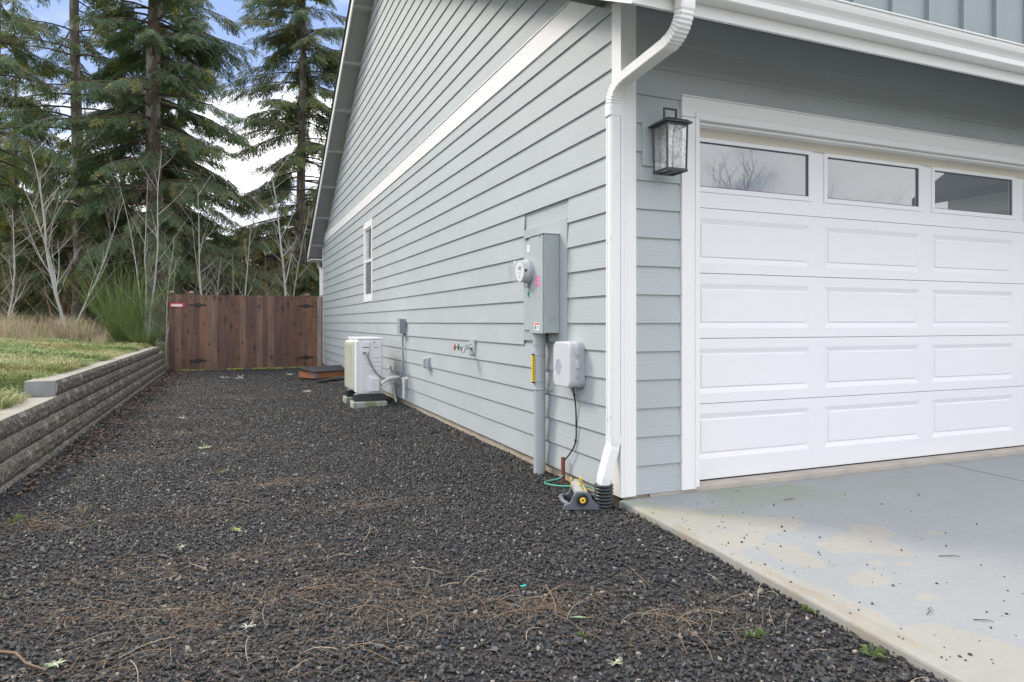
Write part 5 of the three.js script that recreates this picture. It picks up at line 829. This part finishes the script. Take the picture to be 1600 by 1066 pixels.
{ // small single things on the gravel and slab
  const r = rng(91), lich = (name, label, cat, x, z, s, col, group, y) => { const l = []; for (let i = 0; i < 16; i++) { const a = r() * 6.283, d = V(Math.cos(a), 0.25 + 0.5 * r(), Math.sin(a)).normalize(), p = [V(0, 0, 0)]; for (let k = 0; k < 4; k++) { d.add(V((r() - 0.5) * 0.9, -0.12, (r() - 0.5) * 0.9)).normalize(); p.push(p[k].clone().addScaledVector(d, s * (0.5 + 0.5 * r()) / 4)); } l.push({ p, r0: s * 0.09, r1: s * 0.03, n: 3 }); } const m = tag(mesh(name, limbGeo(l), std({ color: col, roughness: 0.95 })), label, cat, group); m.position.set(x, (y ?? gravelY(x, z)) + 0.008, z); return m; };
  const LG = 'pale lichen tufts fallen on the gravel', pale = lin(0.42, 0.47, 0.33), pale2 = lin(0.50, 0.50, 0.42);
  lich('lichen_tuft', 'large pale green lichen tuft on the gravel level with the wall step', 'lichen', -2.56, -3.41, 0.085, pale, LG);
  lich('lichen_tuft', 'yellow green lichen tuft in the middle of the gravel', 'lichen', -2.29, -0.57, 0.05, lin(0.40, 0.48, 0.20), LG);
  lich('lichen_tuft', 'whitish lichen tuft near the bottom of the gravel, left of centre', 'lichen', -2.26, 0.85, 0.045, pale2, LG);
  lich('lichen_tuft', 'grey green lichen tuft left of the yellow green one', 'lichen', -2.57, -0.33, 0.035, pale, LG);
  lich('lichen_tuft', 'pale lichen tuft at the lower left of the gravel', 'lichen', -2.9, 0.93, 0.05, pale, LG);
  lich('lichen_tuft', 'pale lichen tuft at the bottom, right of centre', 'lichen', -1.05, 1.66, 0.04, pale, LG);
  for (const [x, z, s, l] of [[-0.68, -11.3, 0.13, 'white scrap of lichen beside the black plastic sheet'], [-2.47, -12.23, 0.14, 'left pale scrap of lichen before the gate'], [-2.15, -12.1, 0.14, 'right pale scrap of lichen before the gate'], [-1.1, -8.6, 0.1, 'pale scrap of lichen left of the heat pump'], [-1.1, -12.8, 0.13, 'pale scrap of lichen left of the wooden box'], [-2.9, -5.8, 0.07, 'pale lichen tuft by the wall, beyond the step']]) lich('lichen_tuft', l, 'lichen', x, z, s, pale2, LG);
  const weed = (label, x, z, s, y) => { const t = thing('weed', label, 'weed', [x, y ?? gravelY(x, z) + 0.004, z], 'small green weeds in the gravel'); const lm = leafBase({ color: lin(0.15, 0.22, 0.06), transmission: 0.25 }); for (let i = 0; i < 9; i++) { const a = r() * 6.283, L = s * (0.7 + 0.5 * r()), w = L * 0.13, e = 0.25 + 0.5 * r(), g = new THREE.BufferGeometry(); g.setAttribute('position', new THREE.Float32BufferAttribute([0, 0, 0, L * 0.5, L * e, w, L, L * e * 0.7, 0, 0, 0, 0, L, L * e * 0.7, 0, L * 0.5, L * e, -w], 3)); g.rotateY(a); g.computeVertexNormals(); mesh('leaf', g, lm, t); } };
  weed('starry green weed in the gravel left of the slab edge', -0.46, 1.69, 0.05);
  weed('small green weed tucked against the slab edge', -0.075, 1.62, 0.045);
  weed('small green weed near the bottom edge, beside the slab', -0.17, 1.98, 0.05);
  weed('small weed with moss low in the gravel, right of centre', -1.05, 1.42, 0.03);
  weed('weed growing behind the sprinkler against the foundation', -0.11, -0.52, 0.05);
  weed('weed at the left edge of the gravel', -3.55, -1.15, 0.06);
  const tuft = (label, x, z, s, col) => { const m = tag(mesh('dry_tuft', bladeGeo(26, 0.1 * s, 0.0016, 1.2, Math.floor(900 + x * 10)), std({ color: col, roughness: 0.9, side: THREE.DoubleSide })), label, 'grass tuft', 'dry grass tufts in the gravel'); m.position.set(x, gravelY(x, z), z); };
  tuft('dry straw grass tuft by the left edge of the gravel', -3.42, -1.05, 1.1, lin(0.30, 0.22, 0.12)); tuft('second dry grass tuft just right of the left one', -3.2, -1.3, 0.8, lin(0.28, 0.2, 0.11)); tuft('dry green grass tuft nearest the wall at the left edge', -3.6, -0.85, 1.0, lin(0.22, 0.24, 0.08)); tuft('yellowish tuft halfway along the gravel', -2.4, -2.2, 0.6, lin(0.26, 0.24, 0.1));
  const lf = new THREE.BufferGeometry(); lf.setAttribute('position', new THREE.Float32BufferAttribute([-0.045, 0, 0, 0, 0.006, 0.012, 0.045, 0.004, 0.004, -0.045, 0, 0, 0.045, 0.004, 0.004, 0, 0.002, -0.012], 3)); lf.computeVertexNormals();
  const L1 = tag(mesh('fallen_leaf', lf, leafBase({ color: lin(0.25, 0.40, 0.20), transmission: 0.2 })), 'single narrow green leaf lying on the gravel', 'leaf'); L1.position.set(-1.0, gravelY(-1, 1.29) + 0.018, 1.29); L1.rotation.y = -0.5;
  const c1 = tag(mesh('plastic_chip', rbox(-0.014, 0.014, 0, 0.005, -0.005, 0.005, 0.001), std({ color: lin(0.03, 0.5, 0.46), roughness: 0.4 })), 'tiny turquoise plastic chip on the gravel', 'plastic chip'); c1.position.set(-1.08, gravelY(-1.08, 0.9) + 0.014, 0.9); c1.rotation.y = 0.3;
  const L2 = tag(mesh('fallen_leaf', lf, std({ color: lin(0.12, 0.045, 0.03), roughness: 0.9, side: THREE.DoubleSide })), 'brown dead leaf on the driveway at the right edge', 'leaf'); L2.position.set(3.05, slabY(0.62) + 0.006, 0.62);
  const tw = (label, x, z, L, a) => { const p = [V(-L / 2, 0.004, 0), V(-L * 0.15, 0.007, L * 0.06), V(L * 0.2, 0.006, -L * 0.04), V(L / 2, 0.004, L * 0.05)], m = tag(mesh('twig', limbGeo([{ p, r0: 0.0022, r1: 0.0012, n: 4 }, { p: [p[1], p[1].clone().add(V(L * 0.12, 0.003, L * 0.16))], r0: 0.0015, r1: 0.001, n: 3 }]), M.branch), label, 'twig', 'dark twigs on the driveway'); m.position.set(x, slabY(z), z); m.rotation.y = a; };
  tw('forked dark twig low on the driveway near the slab edge', 0.3, 1.86, 0.09, 0.5); tw('dark twig on the driveway by the cross joint', 0.98, 1.47, 0.1, -0.4); tw('dark twig on the driveway under the first door panel', 1.0, 0.4, 0.1, 0.1); tw('dark twig on the driveway toward the right edge', 1.9, 0.62, 0.09, 0.7); tw('thin twig at the bottom right of the driveway', 0.42, 2.0, 0.07, -0.6);
  const stick = tag(mesh('stick', limbGeo([{ p: [V(-0.16, 0.012, 0.01), V(-0.05, 0.02, -0.012), V(0.06, 0.018, 0.006), V(0.16, 0.012, -0.01)], r0: 0.006, r1: 0.0035, n: 6 }]), brownTwig), 'brown stick on the gravel at the bottom left corner', 'stick'); stick.position.set(-3.02, gravelY(-3.02, 0.86) + 0.004, 0.86); stick.rotation.y = -0.9;
}
// moss along the foot of the gate
{
  const r = rng(95);
  tag(instanced('moss', new THREE.IcosahedronGeometry(1, 0), std({ color: 0xffffff, roughness: 1 }), 900, (i, m, c) => { const x = -3.78 + 3.6 * r(), z = -15.34 + 0.13 * r() * r(), s = 0.010 + 0.016 * r(); if (fbm(x * 3, 1, 7, 2) < 0.45) return false; P3.set(x, gravelY(x, z) + 0.004, z); E3.set(r(), r() * 6, r()); Q.setFromEuler(E3); S3.set(s * 1.6, s * 0.7, s); m.compose(P3, Q, S3); const k = 0.7 + 0.6 * r(); c.setRGB(0.22 * k, 0.235 * k, 0.04 * k); }), 'yellow green moss along the foot of the gate', 'moss');
}
// ---------- outside the frame, mirrored in the garage windows ----------
{
  // the entry porch at the other end of the same front
  const t = part('porch', house);
  mesh('post', box(7.25, 7.5, 0.1, 2.72, 2.35, 2.6), M.trim, t);
  mesh('beam', box(7.2, 10.6, 2.72, 3.0, 2.32, 2.63), M.trim, t);
  mesh('side_beam', box(7.2, 7.48, 2.72, 3.0, 0.05, 2.32), M.trim, t);
  mesh('porch_roof', merge([hexa([[6.75, 2.88, 0.75], [8.9, 4.2, 0.75], [8.9, 4.2, 2.85], [6.75, 2.88, 2.85], [6.75, 3.0, 0.75], [8.9, 4.32, 0.75], [8.9, 4.32, 2.85], [6.75, 3.0, 2.85]]), hexa([[8.9, 4.2, 0.75], [11, 2.88, 0.75], [11, 2.88, 2.85], [8.9, 4.2, 2.85], [8.9, 4.32, 0.75], [11, 3.0, 0.75], [11, 3.0, 2.85], [8.9, 4.32, 2.85]])]), M.shingle, t);
  mesh('gable', extrudeZ([[7.25, 3.0], [10.55, 3.0], [8.9, 4.1]], 2.4, 2.5), M.batten, t);
  const GT = 'bare street trees mirrored in the garage windows', dk = std({ color: lin(0.10, 0.085, 0.075), roughness: 0.95 });
  [['bare tree mirrored at the left of the first garage window', 17.3, 20.5, 9.0], ['bare tree mirrored in the middle of the first garage window', 19.6, 20.8, 8.0], ['low bare tree mirrored at the right of the first window', 21.4, 20.5, 7.2], ['low bare tree mirrored in the second garage window', 25.4, 20.5, 7.6]].forEach(([l, x, z, h], i) => bareTree('street_tree', l, 'tree', GT, { x, z, y: -0.05, h, r0: 0.07, seed: 700 + i, stems: 7, lean: 0.12, side: 24, mats: [dk, dk], up: 0.9 }));
}
renderer.render(scene, camera);
